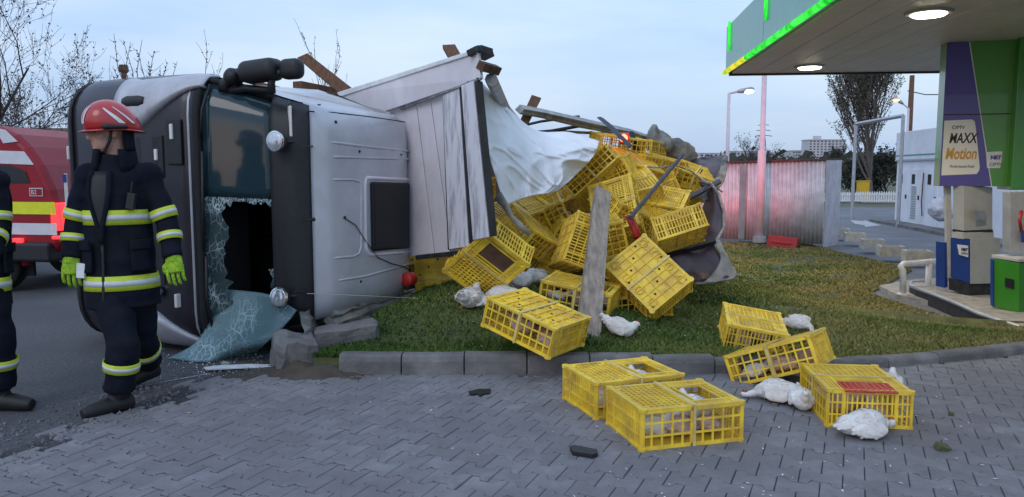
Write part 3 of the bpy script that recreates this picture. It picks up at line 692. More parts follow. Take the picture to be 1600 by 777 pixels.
# torn superstructure frame over the load
def bar(path, r_, name, mat, parent=truck, n=4, sx=1.0):
    mb = MB(); mb.tube([A(*p) for p in path], r_, n, sx=sx); return ob(name, mb, mat, parent)
bar([(812, 171, 8.9), (845, 177, 9.2), (890, 187, 9.7), (940, 198, 10.2), (985, 208, 10.7), (1040, 226, 11.4), (1084, 241, 12)], .055, 'roof_beam', m_alu, sx=1.3)
bar([(812, 176, 8.85), (845, 182, 9.15), (890, 193, 9.65), (940, 204, 10.15), (990, 215, 10.65)], .02, 'roof_beam_flange', m_alu)
bar([(830, 208, 9.3), (862, 205, 9.6), (905, 197, 10), (985, 212, 10.6)], .022, 'roof_bow', m_dkmet)
bar([(818, 214, 9.0), (880, 206, 9.8), (945, 209, 10.2)], .018, 'roof_bow', m_alu)
bar([(815, 197, 9.2), (845, 190, 9.4), (905, 182, 9.9)], .016, 'roof_bow', m_strap)
bar([(937, 184, 9.6), (952, 196, 9.4), (968, 212, 9.2), (985, 229, 9.1)], [.015]*4, 'lashing_strap', m_strap, sx=3.2)
bar([(986, 206, 10.0), (991, 222, 9.9), (998, 246, 9.8)], .013, 'lashing_strap', m_black, sx=3)
bar([(984, 341, 7.35), (1010, 310, 7.9), (1040, 274, 8.7), (1067, 242, 9.5)], .024, 'bent_rod', m_strap, n=6)
bar([(1012, 261, 9.0), (1035, 262, 9.1), (1055, 258, 9.3), (1080, 268, 9.6), (1098, 281, 9.6), (1118, 292, 9.4), (1128, 300, 9.2)], .011, 'pale_cable', m_alu, n=5)
bar([(1072, 311, 9.1), (1094, 300, 9.2), (1124, 284, 9.4)], .035, 'hinge_arm', m_strap, n=6)
lampb = bar([(968, 216, 9.55), (982, 216, 9.55)], .07, 'tail_lamp', m_red, n=8)
mb = MB(); c = A(974.5, 216, 9.46); mb.ell(c, (.05, .03, .05), None, 12, 8); ob('lamp_glow', mb, m_redl, lampb, smooth=True)
ld = bpy.data.lights.new('added_red_spot', 'SPOT'); ld.energy = 1500; ld.color = (1, .03, .05); ld.spot_size = R(46); ld.spot_blend = 1; ld.shadow_soft_size = .15  # unseen red spot added to throw emergency red onto the metal fence
lo_ = link(bpy.data.objects.new('added_red_spot', ld)); lo_.location = Vector((3.2, 12.6, 1.3))
lo_.rotation_euler = ((Vector((5.4, 21.0, 2.3))-lo_.location).to_track_quat('-Z', 'Y')).to_euler()
ld2 = bpy.data.lights.new('tail_lamp_glow', 'POINT'); ld2.energy = .5; ld2.color = (1, .05, .04); ld2.shadow_soft_size = .05
lp_ = link(bpy.data.objects.new('tail_lamp_glow', ld2)); lp_.location = A(974, 216, 9.36)

# tarpaulins ------------------------------------------------------
def cpatch(ctrl, n, m, amp=.0, fs=4.0, seed=0, crease=False):
    """Catmull-Rom patch through control points (px, py, depth) with folds"""
    def cr1(p0, p1, p2, p3, t): return .5*((2*p1)+(p2-p0)*t+(2*p0-5*p1+4*p2-p3)*t*t+(3*p1-p0-3*p2+p3)*t**3)
    def curve(P, t):
        k = len(P)-1; f = min(t*k, k-1e-6); i = int(f); u = f-i
        g_ = lambda j: P[j] if 0 <= j <= k else (P[0]*2-P[1] if j < 0 else P[k]*2-P[k-1])
        return cr1(g_(i-1), g_(i), g_(i+1), g_(i+2), u)
    C = [[A(*p) for p in row] for row in ctrl]; out = []
    for i in range(n+1):
        row = [curve([C[k][j] for k in range(len(C))], i/n) for j in range(len(C[0]))]; r_ = []
        for j in range(m+1):
            p = curve(row, j/m); d = (p-C0).normalized()
            f = amp*(nz3((p.x*fs+seed, p.y*fs*.6, p.z*fs*.5))+.5*abs(nz3((p.x*fs*2.3, p.z*fs*2.1, seed+p.y*fs)))-.25*abs(nz3((p.x*9+p.z*4, seed, 0))))
            if crease:
                u_, v_ = i/n, j/m; w_ = nz3((u_*3+1, v_*3, 5))*.35
                k1 = 1-abs(nz3((u_*1.0+v_*3.2+w_*1.5, v_*1.3-u_*1.6, seed))); k2 = 1-abs(nz3((u_*4+w_*2, v_*5-u_*4, seed+3)))
                f = .16*nz3((u_*2.0, v_*2.6, seed))-.13*k1**6*sm((v_-.1)/.3)-.045*k2**7+.012*nz3((u_*9, v_*12, 2))
            r_.append(p+d*f)
        out.append(r_)
    return MB().grid(out)
tw = cpatch([[(748, 124, 6.5), (790, 166, 7.4), (838, 204, 8.3), (890, 207, 8.5), (937, 221, 8.25)],
             [(752, 190, 6.5), (800, 214, 7.15), (850, 232, 7.7), (895, 238, 7.75), (928, 243, 7.95)],
             [(767, 252, 6.5), (812, 262, 6.95), (850, 268, 7.35), (880, 270, 7.55), (907, 266, 7.8)],
             [(789, 322, 6.5), (815, 311, 6.8), (840, 304, 7.15), (862, 301, 7.3), (880, 292, 7.5)]], 70, 90, .17, 2.7, 3.0, crease=True)
ob('white_tarpaulin', tw, m_tarp, smooth=True, solid=.006, label='torn white canvas sheet hanging over the spilled load', cat='tarpaulin')
mb = MB(); mb.tube([A(778, 306, 6.45), A(790, 322, 6.4), A(800, 340, 6.3), A(812, 352, 6.25), A(828, 367, 6.2)], [.05, .035, .022, .03, .02], 8, sx=.5); ob('canvas_strip', mb, m_tarpg, smooth=True, label='twisted grey strip of canvas trailing from the white sheet', cat='canvas strip')
tm = thing('dark_tarpaulin', A(1080, 380, 8.4), 'dark maroon canvas with pale frayed hem at the rear of the load', 'tarpaulin')
ob('upper_flap', cpatch([[(1066, 254, 11.2), (1095, 247, 11), (1130, 243, 10.8)], [(1085, 268, 10.6), (1105, 262, 10.4), (1131, 258, 10.4)], [(1098, 284, 10.2), (1112, 280, 10), (1128, 276, 10)]], 14, 18, .12, 5, 1), m_tarpd, tm, smooth=True, solid=.008)
ob('side_sheet', cpatch([[(1094, 285, 9.6), (1112, 290, 9.3), (1124, 306, 9.1)], [(1100, 320, 9.3), (1116, 325, 8.9), (1131, 345, 8.6)], [(1060, 372, 8.9), (1095, 372, 8.5), (1118, 378, 8.2)], [(1020, 388, 8.6), (1060, 388, 8.2), (1098, 390, 7.9)]], 20, 14, .08, 5, 7), m_tarpd, tm, smooth=True, solid=.008)
ob('lower_flap', cpatch([[(1030, 395, 8.0), (1075, 390, 7.9), (1112, 378, 7.9)], [(1045, 418, 7.6), (1085, 412, 7.6), (1128, 405, 7.6)], [(1080, 440, 7.35), (1110, 438, 7.35), (1146, 432, 7.4)]], 14, 18, .07, 5, 2), m_tarpd, tm, smooth=True, solid=.008)
ob('lower_hem', cpatch([[(1113, 376, 7.86), (1124, 374, 7.86)], [(1126, 405, 7.55), (1138, 404, 7.56)], [(1104, 438, 7.3), (1149, 434, 7.34)], [(1082, 442, 7.28), (1090, 445, 7.26)]], 16, 8, .05, 6, 4), m_tarpg, tm, smooth=True, solid=.01)
ob('frayed_edge', cpatch([[(1131, 240, 10.6), (1137, 246, 10.5)], [(1122, 272, 10), (1134, 276, 9.9)], [(1106, 294, 9.6), (1118, 302, 9.5)], [(1092, 308, 9.3), (1100, 316, 9.2)]], 18, 6, .22, 7, 5), m_tarpg, tm, smooth=True, solid=.02)
mb = MB(); mb.tube([A(*p) for p in ((1094, 284, 9.5), (1112, 288, 9.2), (1124, 305, 9.0), (1131, 332, 8.7), (1131, 356, 8.45), (1121, 374, 8.2), (1098, 384, 8.0), (1060, 388, 7.95), (1026, 392, 7.95))], .018, 6); ob('hem', mb, m_tarpg, tm, smooth=True)
mb = MB(); mb.tube([A(1034, 394, 7.86), A(1075, 388, 7.84), A(1118, 376, 7.82)], .045, 4, sx=.6); ob('lower_rail', mb, m_dkmet, tm)
mb = MB(); pth = [(1008, 220, 10.9), (1018, 213, 10.9), (1026, 224, 10.9), (1040, 230, 11), (1058, 237, 11.1), (1075, 241, 11.2), (1082, 246, 11.3)]
mb.tube([A(*p) for p in pth], [.05, .17, .16, .15, .15, .14, .10], 12)
me = remeshed(mb, .03, 1, lambda c_: .07*nz3(c_*5)+.05*abs(nz3(c_*11))); ob('canvas_roll', setmat(me, m_tarpg), None, label='crumpled grey canvas bundled along the top rear edge of the load', cat='tarpaulin')

# timber -----------------------------------------------------------
def timber(q, th, name, mat, label, vec=None):
    f = [A(*p) for p in q]; n_ = (f[1]-f[0]).cross(f[3]-f[0]).normalized()
    if n_.dot(C0-f[0]) > 0: n_ = -n_
    mb = MB(); mb.hexa(f, [p+n_*th for p in f]); o = ob(name, mb, mat, bevel=.004, label=label, cat='plank'); return o
timber([(932, 289, 6.95), (955, 301, 6.95), (938, 541, 5.95), (902, 520, 6.0)], .06, 'leaning_plank', m_wood, 'long grey weathered plank leaning in front of the yellow crates')
timber([(464, 90, 8.6), (480, 83, 8.6), (553, 140, 8.4), (530, 146, 8.4)], .05, 'broken_plank', m_woodb, 'brown plank sticking up behind the cab mirrors')
timber([(691, 70, 7.4), (711, 69, 7.4), (724, 92, 7.2), (706, 97, 7.2)], .05, 'broken_plank', m_woodb, 'short brown plank stub above the white headboard')
timber([(831, 148, 9.2), (846, 153, 9.2), (822, 200, 9.0), (809, 196, 9.0)], .05, 'broken_plank', m_woodb, 'brown plank standing up beside the bent roof beam')
timber([(376, 126, 8.8), (382, 122, 8.8), (480, 146, 8.6), (474, 152, 8.6)], .05, 'broken_plank', m_woodb, 'brown plank lying behind the mirror arms')

# fallen windscreen -------------------------------------------------
def sheet_pt(px, py, z): return G(px, py, z)
ctrl = [[A(344, 452, 6.16), A(385, 455, 6.08), A(425, 462, 6.0), A(464, 485, 5.92)],
        [A(334, 482, 6.12), A(378, 485, 6.04), A(420, 490, 5.96), A(452, 501, 5.9)],
        [A(320, 516, 6.07), A(365, 516, 6.0), A(404, 518, 5.94), A(434, 520, 5.9)],
        [A(300, 540, 6.04), A(344, 541, 5.98), A(384, 541, 5.94), A(414, 538, 5.92)],
        [G(262, 560, .012), G(318, 566, .012), G(368, 556, .03), G(402, 549, .06)]]
def bez(C, n, m):
    def cr1(p0, p1, p2, p3, t): return .5*((2*p1)+(p2-p0)*t+(2*p0-5*p1+4*p2-p3)*t*t+(3*p1-p0-3*p2+p3)*t**3)
    def curve(P, t):
        k = len(P)-1; f = min(t*k, k-1e-6); i = int(f); u = f-i
        g_ = lambda j: P[j] if 0 <= j <= k else (P[0]*2-P[1] if j < 0 else P[k]*2-P[k-1])
        return cr1(g_(i-1), g_(i), g_(i+1), g_(i+2), u)
    return [[curve([curve([C[k][j] for k in range(len(C))], i/n) for j in range(len(C[0]))], q/m) for q in range(m+1)] for i in range(n+1)]
ob('fallen_windscreen', MB().grid(bez(ctrl, 24, 24)), m_sheet, smooth=True, solid=.006, label='cracked teal windscreen glass sagging out of the cab onto the road', cat='windscreen')
g = MB()
for i in range(420):
    p = G(rng.gauss(355, 60), rng.gauss(566, 14), .004)+Vector((0, 0, .004)); s_ = rng.uniform(.003, .009)
    if p.x > -1.75: continue
    rot = Euler((rng.random()*6, rng.random()*6, rng.random()*6)).to_matrix(); g.add([rot @ Vector(v)*s_+p for v in ((1, 0, 0), (-.6, .8, 0), (-.6, -.8, .1), (0, 0, .7))], [(0, 1, 3), (1, 2, 3), (2, 0, 3), (0, 2, 1)])
ob('glass_crumbs', g, m_marker, kind='stuff', label='crumbs of broken glass on the asphalt below the windscreen', cat='glass crumbs')
mb = MB(); q = [G(318, 576, .02), G(345, 573, .02), G(390, 571, .02), G(428, 572, .02), G(428, 575, .02), G(388, 576, .02), G(322, 579, .02)]
mb.prism(q, (0, 0, .012)); ob('trim_strip', mb, m_white, bevel=.002, label='white trim strip lying on the asphalt below the windscreen', cat='trim strip')
# ------------------------------------------------------------------ poultry crates
CL, CS, CH = .61, .47, .215
def lattice(x0, x1, y0, y1, nx, ny, bw, th, skip=None):
    """bars in the local xy plane"""
    mb = MB()
    for i in range(nx+1):
        x = lerp(x0, x1, i/nx); mb.box((x, (y0+y1)/2, 0), (bw, abs(y1-y0), th))
    for j in range(ny+1):
        y = lerp(y0, y1, j/ny); mb.box(((x0+x1)/2, y, 0), (abs(x1-x0), bw, th*1.15))
    return mb
def xf(mb, mx_): mb.v = [tuple(mx_ @ Vector(v)) for v in mb.v]; return mb
def merge(*ms):
    o = MB()
    for m in ms: o.add(m.v, m.f)
    return o
def long_wall(sy):
    a = lattice(-CL/2, CL/2, -CH/2, CH/2, 10, 3, .0105, .008)
    a.box((0, 0, .003), (.03, CH, .012)); a.box((0, CH/2-.008, .003), (CL, .018, .012)); a.box((0, -CH/2+.008, .003), (CL, .018, .012))
    for x in (-1, 1): a.box((x*(CL/2-.008), 0, .002), (.02, CH, .012))
    xf(a, Matrix.Translation((0, sy*(CS/2-.006), 0)) @ Matrix.Rotation(R(90), 4, 'X'))
    if sy > 0: xf(a, Matrix.Scale(1, 4))
    return a
def short_wall(sx):
    a = lattice(-CS/2, CS/2, -CH/2, CH/2, 17, 3, .009, .008)
    for x in (-.62, .62): a.box((x*CS/2, 0, .004), (.02, CH, .012))
    for y in (-1, 1): a.box((0, y*(CH/2-.008), .003), (CS, .018, .012))
    return xf(a, Matrix.Translation((sx*(CL/2-.006), 0, 0)) @ Matrix.Rotation(R(90), 4, 'Z') @ Matrix.Rotation(R(90), 4, 'X'))
def rim(z):
    a = MB()
    for s_ in (-1, 1):
        a.box((0, s_*(CS/2-.012), z), (CL+.004, .028, .012)); a.box((s_*(CL/2-.012), 0, z), (.028, CS+.004, .0135))
        for q in (-1, 1): a.tube([(s_*(CL/2-.012), q*(CS/2-.012), z-.009), (s_*(CL/2-.012), q*(CS/2-.012), z+.009)], .026, 8)
    return a
def top_panel():
    z = CH/2-.004
    a = lattice(-CL/2+.01, -.01, -CS/2+.01, CS/2-.01, 9, 12, .0085, .008)
    b = MB(); hx0, hx1, hy = .065, CL/2-.065, .145
    for i in range(5): y = lerp(hy, CS/2-.01, i/4); b.box((CL/4, y, 0), (CL/2, .0085, .008)); b.box((CL/4, -y, 0), (CL/2, .0085, .008))
    for x in (.0, .032, hx0, hx1, hx1+.03): b.box((x, 0, .001), (.012, CS-.02, .009))
    for s_ in (-1, 1): b.box((CL/4, s_*hy, .002), (CL/2, .02, .013))
    for i in range(8):
        x = lerp(hx0, hx1, (i+.5)/8)
        for s_ in (-1, 1): b.box((x, s_*(hy+CS/2)/2, 0), (.008, CS/2-hy, .007))
    for cx, cy in ((-.26, .19), (-.26, -.19), (-.05, .19), (-.05, -.19), (.26, .19), (.26, -.19)):
        b.tube([(cx+.022*math.cos(t), cy+.022*math.sin(t), .004) for t in [2*math.pi*i/10 for i in range(11)]], .005, 4, cap=False)
    m = merge(a, b); m.box((0, 0, .006), (.028, CS, .012))
    return merge(xf(m, Matrix.Translation((0, 0, z))), rim(CH/2))
def base_panel():
    a = MB(); a.box((0, 0, 0), (CL-.02, CS-.02, .006))
    for i in range(1, 8): a.box((lerp(-CL/2, CL/2, i/8), 0, -.007), (.006, CS-.03, .014))
    for j in range(1, 5): a.box((0, lerp(-CS/2, CS/2, j/5), -.006), (CL-.03, .006, .013))
    for cx, cy in ((-.24, .16), (-.24, -.16), (-.08, .17), (-.08, -.17), (.08, .17), (.08, -.17), (.24, .16), (.24, -.16)):
        a.tube([(cx+.036*math.cos(t), cy+.036*math.sin(t), -.009) for t in [2*math.pi*i/12 for i in range(13)]], .005, 4, cap=False)
    return merge(xf(a, Matrix.Translation((0, 0, -CH/2+.004))), rim(-CH/2))
def holes():
    a = MB()
    for i in range(8):
        for j in range(5):
            if (i*3+j*5) % 4 == 1:
                x = lerp(-CL/2, CL/2, (i+.5)/8); y = lerp(-CS/2, CS/2, (j+.5)/5); a.tube([(x, y, -CH/2+.002), (x, y, -CH/2-.0012)], .011, 8)
    return a
def strap(): 
    a = MB()
    for s_ in (-1, 1): a.box((.004, s_*(CS/2+.008), 0), (.016, .003, CH+.02)); a.box((.004, 0, s_*(CH/2+.0105)), (.016, CS+.02, .003))
    return a
def hatch(th=.006):
    a = lattice(.07, CL/2-.07, -.14, .14, 8, 9, .009, .007); a.box((CL/4, .0, -.002), (.16, .02, .008))
    return xf(a, Matrix.Translation((0, 0, CH/2-.002)))
def flap_panel(): return MB().box((CL/4, 0, CH/2-.006), (.17, .28, .006))
cm = {}
for nm, fn, mt in (('long_wall', lambda: long_wall(1), m_yel), ('long_wall_b', lambda: long_wall(-1), m_yel), ('short_wall', lambda: short_wall(1), m_yel), ('short_wall_b', lambda: short_wall(-1), m_yel),
                   ('top_panel', top_panel, m_yel), ('base_panel', base_panel, m_yel), ('drain_holes', holes, m_hole), ('strap', strap, m_yelp), ('hatch', hatch, m_yel), ('hatch_flap', flap_panel, m_flap), ('red_hatch', hatch, m_red)):
    me = MB.mesh(fn(), nm, mt); cm[nm] = me
def crate(mx_, label, kind='closed', group='yellow poultry crates spilled from the lorry', strapped=True):
    o = link(bpy.data.objects.new('poultry_crate', None)); o.empty_display_size = .1; o.matrix_world = mx_; tag(o, label, 'crate', group)
    parts = [('long_wall', 'long_wall'), ('long_wall', 'long_wall_b'), ('short_wall', 'short_wall'), ('short_wall', 'short_wall_b'), ('top_panel', 'top_panel'), ('base_panel', 'base_panel')]
    if strapped: parts.append(('strap', 'strap'))
    if kind == 'closed': parts.append(('hatch', 'hatch'))
    if kind == 'brown': parts.append(('hatch', 'hatch_flap'))
    for nm, key in parts:
        c = link(bpy.data.objects.new(nm, cm[key])); c.parent = o
        if nm == 'base_panel': h_ = link(bpy.data.objects.new('drain_hole', cm['drain_holes'])); h_.parent = c; h_['kind'] = 'stuff'
    return o
def rodr(w):
    w = Vector(w); t = w.length
    return Matrix.Rotation(t, 3, w.normalized()) if t > 1e-6 else Matrix.Identity(3)
POSE = {"C3": [-0.016, 0.225, -1.77, 1.981, 6.242, 0.099], "C4": [-0.167, -0.34, -0.581, 1.916, 5.397, 0.115], "CG": [0.109, 0.259, -0.63, 0.176, 5.567, 0.402], "CB": [0.977, 0.298, -0.919, 1.205, 6.728, 0.562], "P1": [-1.037, -0.281, -0.914, -0.182, 5.87, 0.822], "P5": [-0.1, -0.399, 0.513, 0.511, 8.892, 0.997], "P6": [0.628, 0.509, -0.957, 0.537, 9.99, 0.59], "P7": [0.853, -0.985, -1.107, 0.596, 7.307, 0.816], "P8": [-0.483, -0.716, -0.221, 0.908, 8.402, 1.429], "P9": [-1.865, -1.589, -1.33, 1.084, 7.998, 1.108], "P10": [-1.615, 0.209, 1.005, 1.307, 9.684, 0.692], "P13": [-0.512, 0.043, 1.421, 1.327, 6.122, 1.031], "P23": [0.08, 0.154, -0.332, 0.603, 6.68, 0.419], "P14": [-1.751, -0.603, -0.028, 2.231, 11.861, 1.073], "P15": [-2.016, -2.199, -0.69, 1.596, 9.931, 1.274], "P16": [-0.406, 0.194, 1.001, 2.945, 12.839, 1.199], "P17": [0.141, 0.28, 1.235, 2.307, 11.299, 1.536], "P18": [2.632, -0.686, 1.943, 1.651, 9.895, 1.337], "P19": [2.556, -0.825, 1.729, 2.306, 10.203, 1.169], "P20": [3.047, -0.484, 0.707, 0.924, 7.64, 1.461], "P21": [1.198, 2.581, -0.103, 1.566, 9.762, 1.963], "P22": [0.644, 1.378, 0.343, 1.774, 10.749, 2.07], "P4": [2.425, 1.351, 0.635, 0.335, 9.254, 1.156], "P25": [1.73, -0.203, 2.758, 0.509, 7.747, 0.948], "P3": [2.363, 1.927, -0.016, -0.466, 7.821, 1.328]}
def pose(k, flip=False, dz=0.0, scale_d=1.0):
    x = POSE[k]; m = rodr(x[:3]).to_4x4(); up_v = m.to_3x3() @ Vector((0, 0, 1)); away = up_v.dot(C0-Vector(x[3:])) < 0
    if flip != away: m = m @ Matrix.Rotation(math.pi, 4, 'X')
    p = C0+(Vector(x[3:])-C0)*scale_d
    return Matrix.Translation(p+Vector((0, 0, dz))) @ m
POSE['C1'] = [0, 0, .275, .916, 4.259, .13]; POSE['C2'] = [0, 0, .36, .703, 4.80, .13]; POSE['C5'] = [0, 0, 4.597, 2.103, 4.627, .13]
CRATES = {}
def cr_(k, label, kind='closed', flip=False, dz=0, sd=1.0): CRATES[k] = crate(pose(k, flip, dz, sd), label, kind)
cr_('C1', 'front yellow crate on the paving with its square hatch open', 'open')
cr_('C2', 'yellow crate on the paving touching the back of the nearest crate', 'open')
cr_('C5', 'yellow crate on the paving with a loose red hatch on top', 'open')
cr_('C4', 'tilted yellow crate propped across two others in front of the kerb', 'closed', dz=.06)
cr_('C3', 'yellow crate on the grass edge behind the tilted crate', 'closed', dz=.09)
cr_('CG', 'upturned yellow crate lying on the grass just behind the kerb', 'closed', True)
cr_('CB', 'large yellow crate bottom tipped on its corner right of the grey plank', 'closed', True)
cr_('P1', 'yellow crate with a brown square hatch hanging below the white posts', 'brown', sd=1.10)
cr_('P5', 'yellow crate with a dark long side below the lower edge of the white canvas')
cr_('P6', 'upturned yellow crate wedged left of the steeply leaning crate', flip=True, sd=.88)
cr_('P7', 'steeply leaning yellow crate standing on end left of the grey plank', flip=True, sd=.98)
cr_('P8', 'long yellow crate sloping out from under the right edge of the canvas')
cr_('P9', 'yellow crate on edge directly right of the top of the grey plank')
cr_('P10', 'yellow crate bottom showing just right of the middle of the plank', flip=True, sd=.84)
cr_('P13', 'big yellow crate bound with a pale strap in front of the dark canvas', flip=True, sd=1.2)
cr_('P23', 'yellow crate holding birds behind the foot of the grey plank', 'open', sd=.99)
cr_('P14', 'yellow crate above the strapped crate, below the middle of the bent rod', sd=.80)
cr_('P15', 'yellow crate with a bright end panel left of the bent rod', sd=.9)
cr_('P16', 'bright yellow crate right of the bent rod above the strapped crate', sd=.82)
cr_('P17', 'long yellow crate lying high on the pile below the canvas bundle', sd=.93)
cr_('P20', 'narrow yellow crate edge below the blue lashing strap', sd=1.12)
cr_('P4', 'yellow crate half hidden under the lower corner of the canvas', sd=.93)
cr_('P25', 'yellow crate lid edge below the middle of the canvas hem', sd=1.06)
cr_('P3', 'yellow crate glimpsed between the white post and the canvas')
# crate standing under the headboard, dark against the cab roof
def place(px, py, d, e, label, kind='closed', flip=False):
    m = Matrix.Translation(A(px, py, d)) @ Euler(e).to_matrix().to_4x4()
    if flip: m = m @ Matrix.Rotation(math.pi, 4, 'X')
    return crate(m, label, kind)
place(690, 433, 7.55, (R(90), R(88), R(-12)), 'upright yellow crate bottom in the shade under the headboard', flip=True)
place(845, 408, 7.6, (R(60), R(20), R(-35)), 'yellow crate deep in the pile beside the hanging hatch')
place(960, 392, 7.3, (R(20), R(75), R(20)), 'yellow crate on end hidden mostly by the grey plank')
place(985, 470, 7.0, (R(5), R(-4), R(15)), 'yellow crate in shadow beneath the tipped crate bottom')
place(975, 330, 8.1, (R(30), R(20), R(40)), 'yellow crate in the gap under the lower end of the bent rod')
place(905, 372, 8.0, (R(15), R(30), R(10)), 'yellow crate deep in the pile behind the leaning crate')
place(1040, 345, 8.6, (R(15), R(-10), R(30)), 'yellow crate behind the strapped crate')
place(990, 262, 9.4, (R(25), R(15), R(25)), 'yellow crate in the dark gap under the tail lamp')
place(930, 330, 8.9, (R(10), R(20), R(30)), 'yellow crate filling the gap behind the top of the plank')
place(1013, 256, 9.9, (R(12), R(8), R(35)), 'small looking yellow crate end high on the pile left of the long crate')
place(1086, 278, 10.2, (R(14), R(20), R(-18)), 'rearmost yellow crate on the right beside the maroon canvas flap')
place(964, 226, 9.9, (R(8), R(6), R(12)), 'yellow crate on top of the pile behind the red tail lamp')
place(1004, 233, 10.7, (R(4), R(3), R(60)), 'yellow crate on top of the pile beside the black strap')
place(835, 372, 7.5, (R(35), R(25), R(50)), 'yellow crate in the dark gap right of the brown hatch crate')
place(810, 338, 8.1, (R(20), R(-15), R(25)), 'yellow crate in the shade below the canvas corner')
place(1030, 318, 8.9, (R(25), R(10), R(-20)), 'yellow crate tucked behind the middle of the bent rod')
k_ = 0
for lv in range(7):
    for bk in range(2):
        p = W(1.35+.25*(lv % 2)+.02*lv, 3.0+bk*.9, .35+lv*.235)
        crate(Matrix.Translation(p) @ Matrix.Rotation(AL+R(90)+rng.uniform(-.06, .06), 4, 'Z'), 'stacked yellow crate still inside the lorry behind the spilled ones', group='crates still stacked inside the lorry'); k_ += 1

# ------------------------------------------------------------------ birds
def bird_mesh(kind):
    mb = MB(); E_ = lambda a, b, c: Euler((a, b, c)).to_matrix()
    if kind == 0:      # huddled
        mb.ell((0, 0, .085), (.125, .092, .085)); mb.ell((.07, 0, .08), (.08, .08, .075)); mb.ell((-.11, 0, .10), (.07, .05, .045), E_(0, .5, 0)); mb.ell((-.16, 0, .125), (.05, .035, .018), E_(0, .6, 0))
        mb.ell((.0, .085, .09), (.095, .02, .055), E_(.2, .15, 0)); mb.ell((.0, -.085, .09), (.095, .02, .055), E_(-.2, .15, 0)); mb.ell((.13, .0, .13), (.04, .036, .05)); mb.ell((.145, .0, .165), (.033, .027, .027))
        head = Vector((.145, 0, .165))
    elif kind == 1:    # flopped forward, head on the ground
        mb.ell((0, 0, .08), (.13, .10, .08)); mb.ell((-.09, .01, .085), (.08, .075, .06)); mb.ell((.09, .0, .06), (.07, .06, .05)); mb.ell((-.02, .095, .06), (.10, .022, .045), E_(.6, 0, .1)); mb.ell((-.03, -.09, .07), (.11, .022, .05), E_(-.4, .1, -.15))
        mb.tube([(.12, 0, .05), (.17, .02, .035), (.205, .03, .028)], [.032, .026, .022], 8); mb.ell((.215, .032, .03), (.03, .022, .022)); mb.ell((-.16, 0, .085), (.06, .05, .018), E_(0, .25, 0)); head = Vector((.215, .032, .03))
    else:              # on its side, wing up
        mb.ell((0, 0, .07), (.135, .085, .07)); mb.ell((.02, .03, .13), (.11, .05, .022), E_(.35, .1, .2)); mb.ell((-.12, .02, .07), (.06, .05, .04)); mb.ell((-.17, .03, .07), (.06, .04, .014), E_(.7, 0, 0)); mb.tube([(.11, 0, .06), (.15, -.03, .05), (.17, -.07, .035)], [.035, .027, .022], 8); mb.ell((.172, -.08, .033), (.024, .03, .022)); head = Vector((.172, -.08, .033))
    me = remeshed(mb, .0085, 3, lambda c_: .005*nz3(c_*26)+.0015*nz3(c_*90))
    # loose feather tips over the body
    vs2 = list(me.vertices); out = MB(); out.add([v.co for v in vs2], [tuple(p.vertices) for p in me.polygons])
    rr = random.Random(kind)
    for _ in range(300):
        v = rr.choice(vs2)
        if v.normal.z < -.4 or (v.co-head).length < .045: continue
        d = (Vector((-1, rr.gauss(0, .35), rr.gauss(-.1, .3)))); d = (d-v.normal*d.dot(v.normal)*.9).normalized(); s_ = v.normal.cross(d).normalized()*rr.uniform(.007, .013); l_ = rr.uniform(.02, .036)
        a = v.co+v.normal*.002; b = a+d*l_+v.normal*rr.uniform(-.002, .003)
        out.add([a-s_*.6, a+s_*.6, a.lerp(b, .6)+s_, b, a.lerp(b, .6)-s_], [(0, 1, 2, 3, 4)])
    m2 = bpy.data.meshes.new('bird'); m2.from_pydata(out.v, [], out.f); m2.polygons.foreach_set('use_smooth', [True]*len(m2.polygons)); m2.update()
    return m2, head
BIRD = [bird_mesh(k) for k in range(3)]
for m_, _ in BIRD: m_.materials.append(m_feath)
BIRDP = []
for m_, h_ in BIRD: c_ = m_.copy(); c_.materials.clear(); c_.materials.append(m_feathp); BIRDP.append((c_, h_))
bp = []
for k in range(3):
    h_ = BIRD[k][1]; f = Vector((1, 0, 0)) if k < 2 else Vector((.2, -1, -.1)).normalized(); sd = f.cross(Z)
    a = MB(); a.tube([h_+f*.022, h_+f*.044-Z*.004], [.009, .002], 6); be = a.mesh('beak', m_leg)
    a = MB(); u_ = Z if k == 0 else Vector((0, .3, 1)).normalized()
    a.add([h_+f*.02+u_*.018, h_+f*.012+u_*.038, h_+f*.002+u_*.028, h_-f*.008+u_*.04, h_-f*.02+u_*.02, h_+sd*.007+u_*.016, h_-sd*.007+u_*.016], [(0, 1, 2, 3, 4), (0, 1, 2, 3, 4, 5), (4, 3, 2, 1, 0, 6)]); co_ = a.mesh('comb', m_comb)
    a = MB(); L0 = Vector((-.03, .045, .03)) if k < 2 else Vector((-.08, -.06, .06)); dl = Vector((.01, .03, -.03)) if k < 2 else Vector((-.05, -.07, -.03))
    a.tube([L0, L0+dl], .008, 6); a.tube([L0+dl, L0+dl+Vector((.04, .01, .0))], [.006, .003], 5); a.tube([L0+dl, L0+dl+Vector((.03, .03, .002))], [.006, .003], 5); lg = a.mesh('leg', m_leg)
    bp.append((be, co_, lg))
def bird(p, yaw, k, label, group, sc_=1.0, pink=False, tilt=(0, 0)):
    sc_ *= .9
    o = link(bpy.data.objects.new('white_chicken', (BIRDP if pink else BIRD)[k][0])); o.location = p; o.rotation_euler = (tilt[0], tilt[1], yaw); o.scale = (sc_,)*3; tag(o, label, 'chicken', group)
    for nm, me in zip(('beak', 'comb', 'leg'), bp[k]):
        c = link(bpy.data.objects.new(nm, me)); c.parent = o
    return o
LZ = lambda px, py, z=.2: (lambda p: (lambda q: Vector((q.x, q.y, lawn_z(q.x, q.y))))(G(px, py, lawn_z(p.x, p.y))))(G(px, py, z))
GB = 'loose white chickens around the crates'
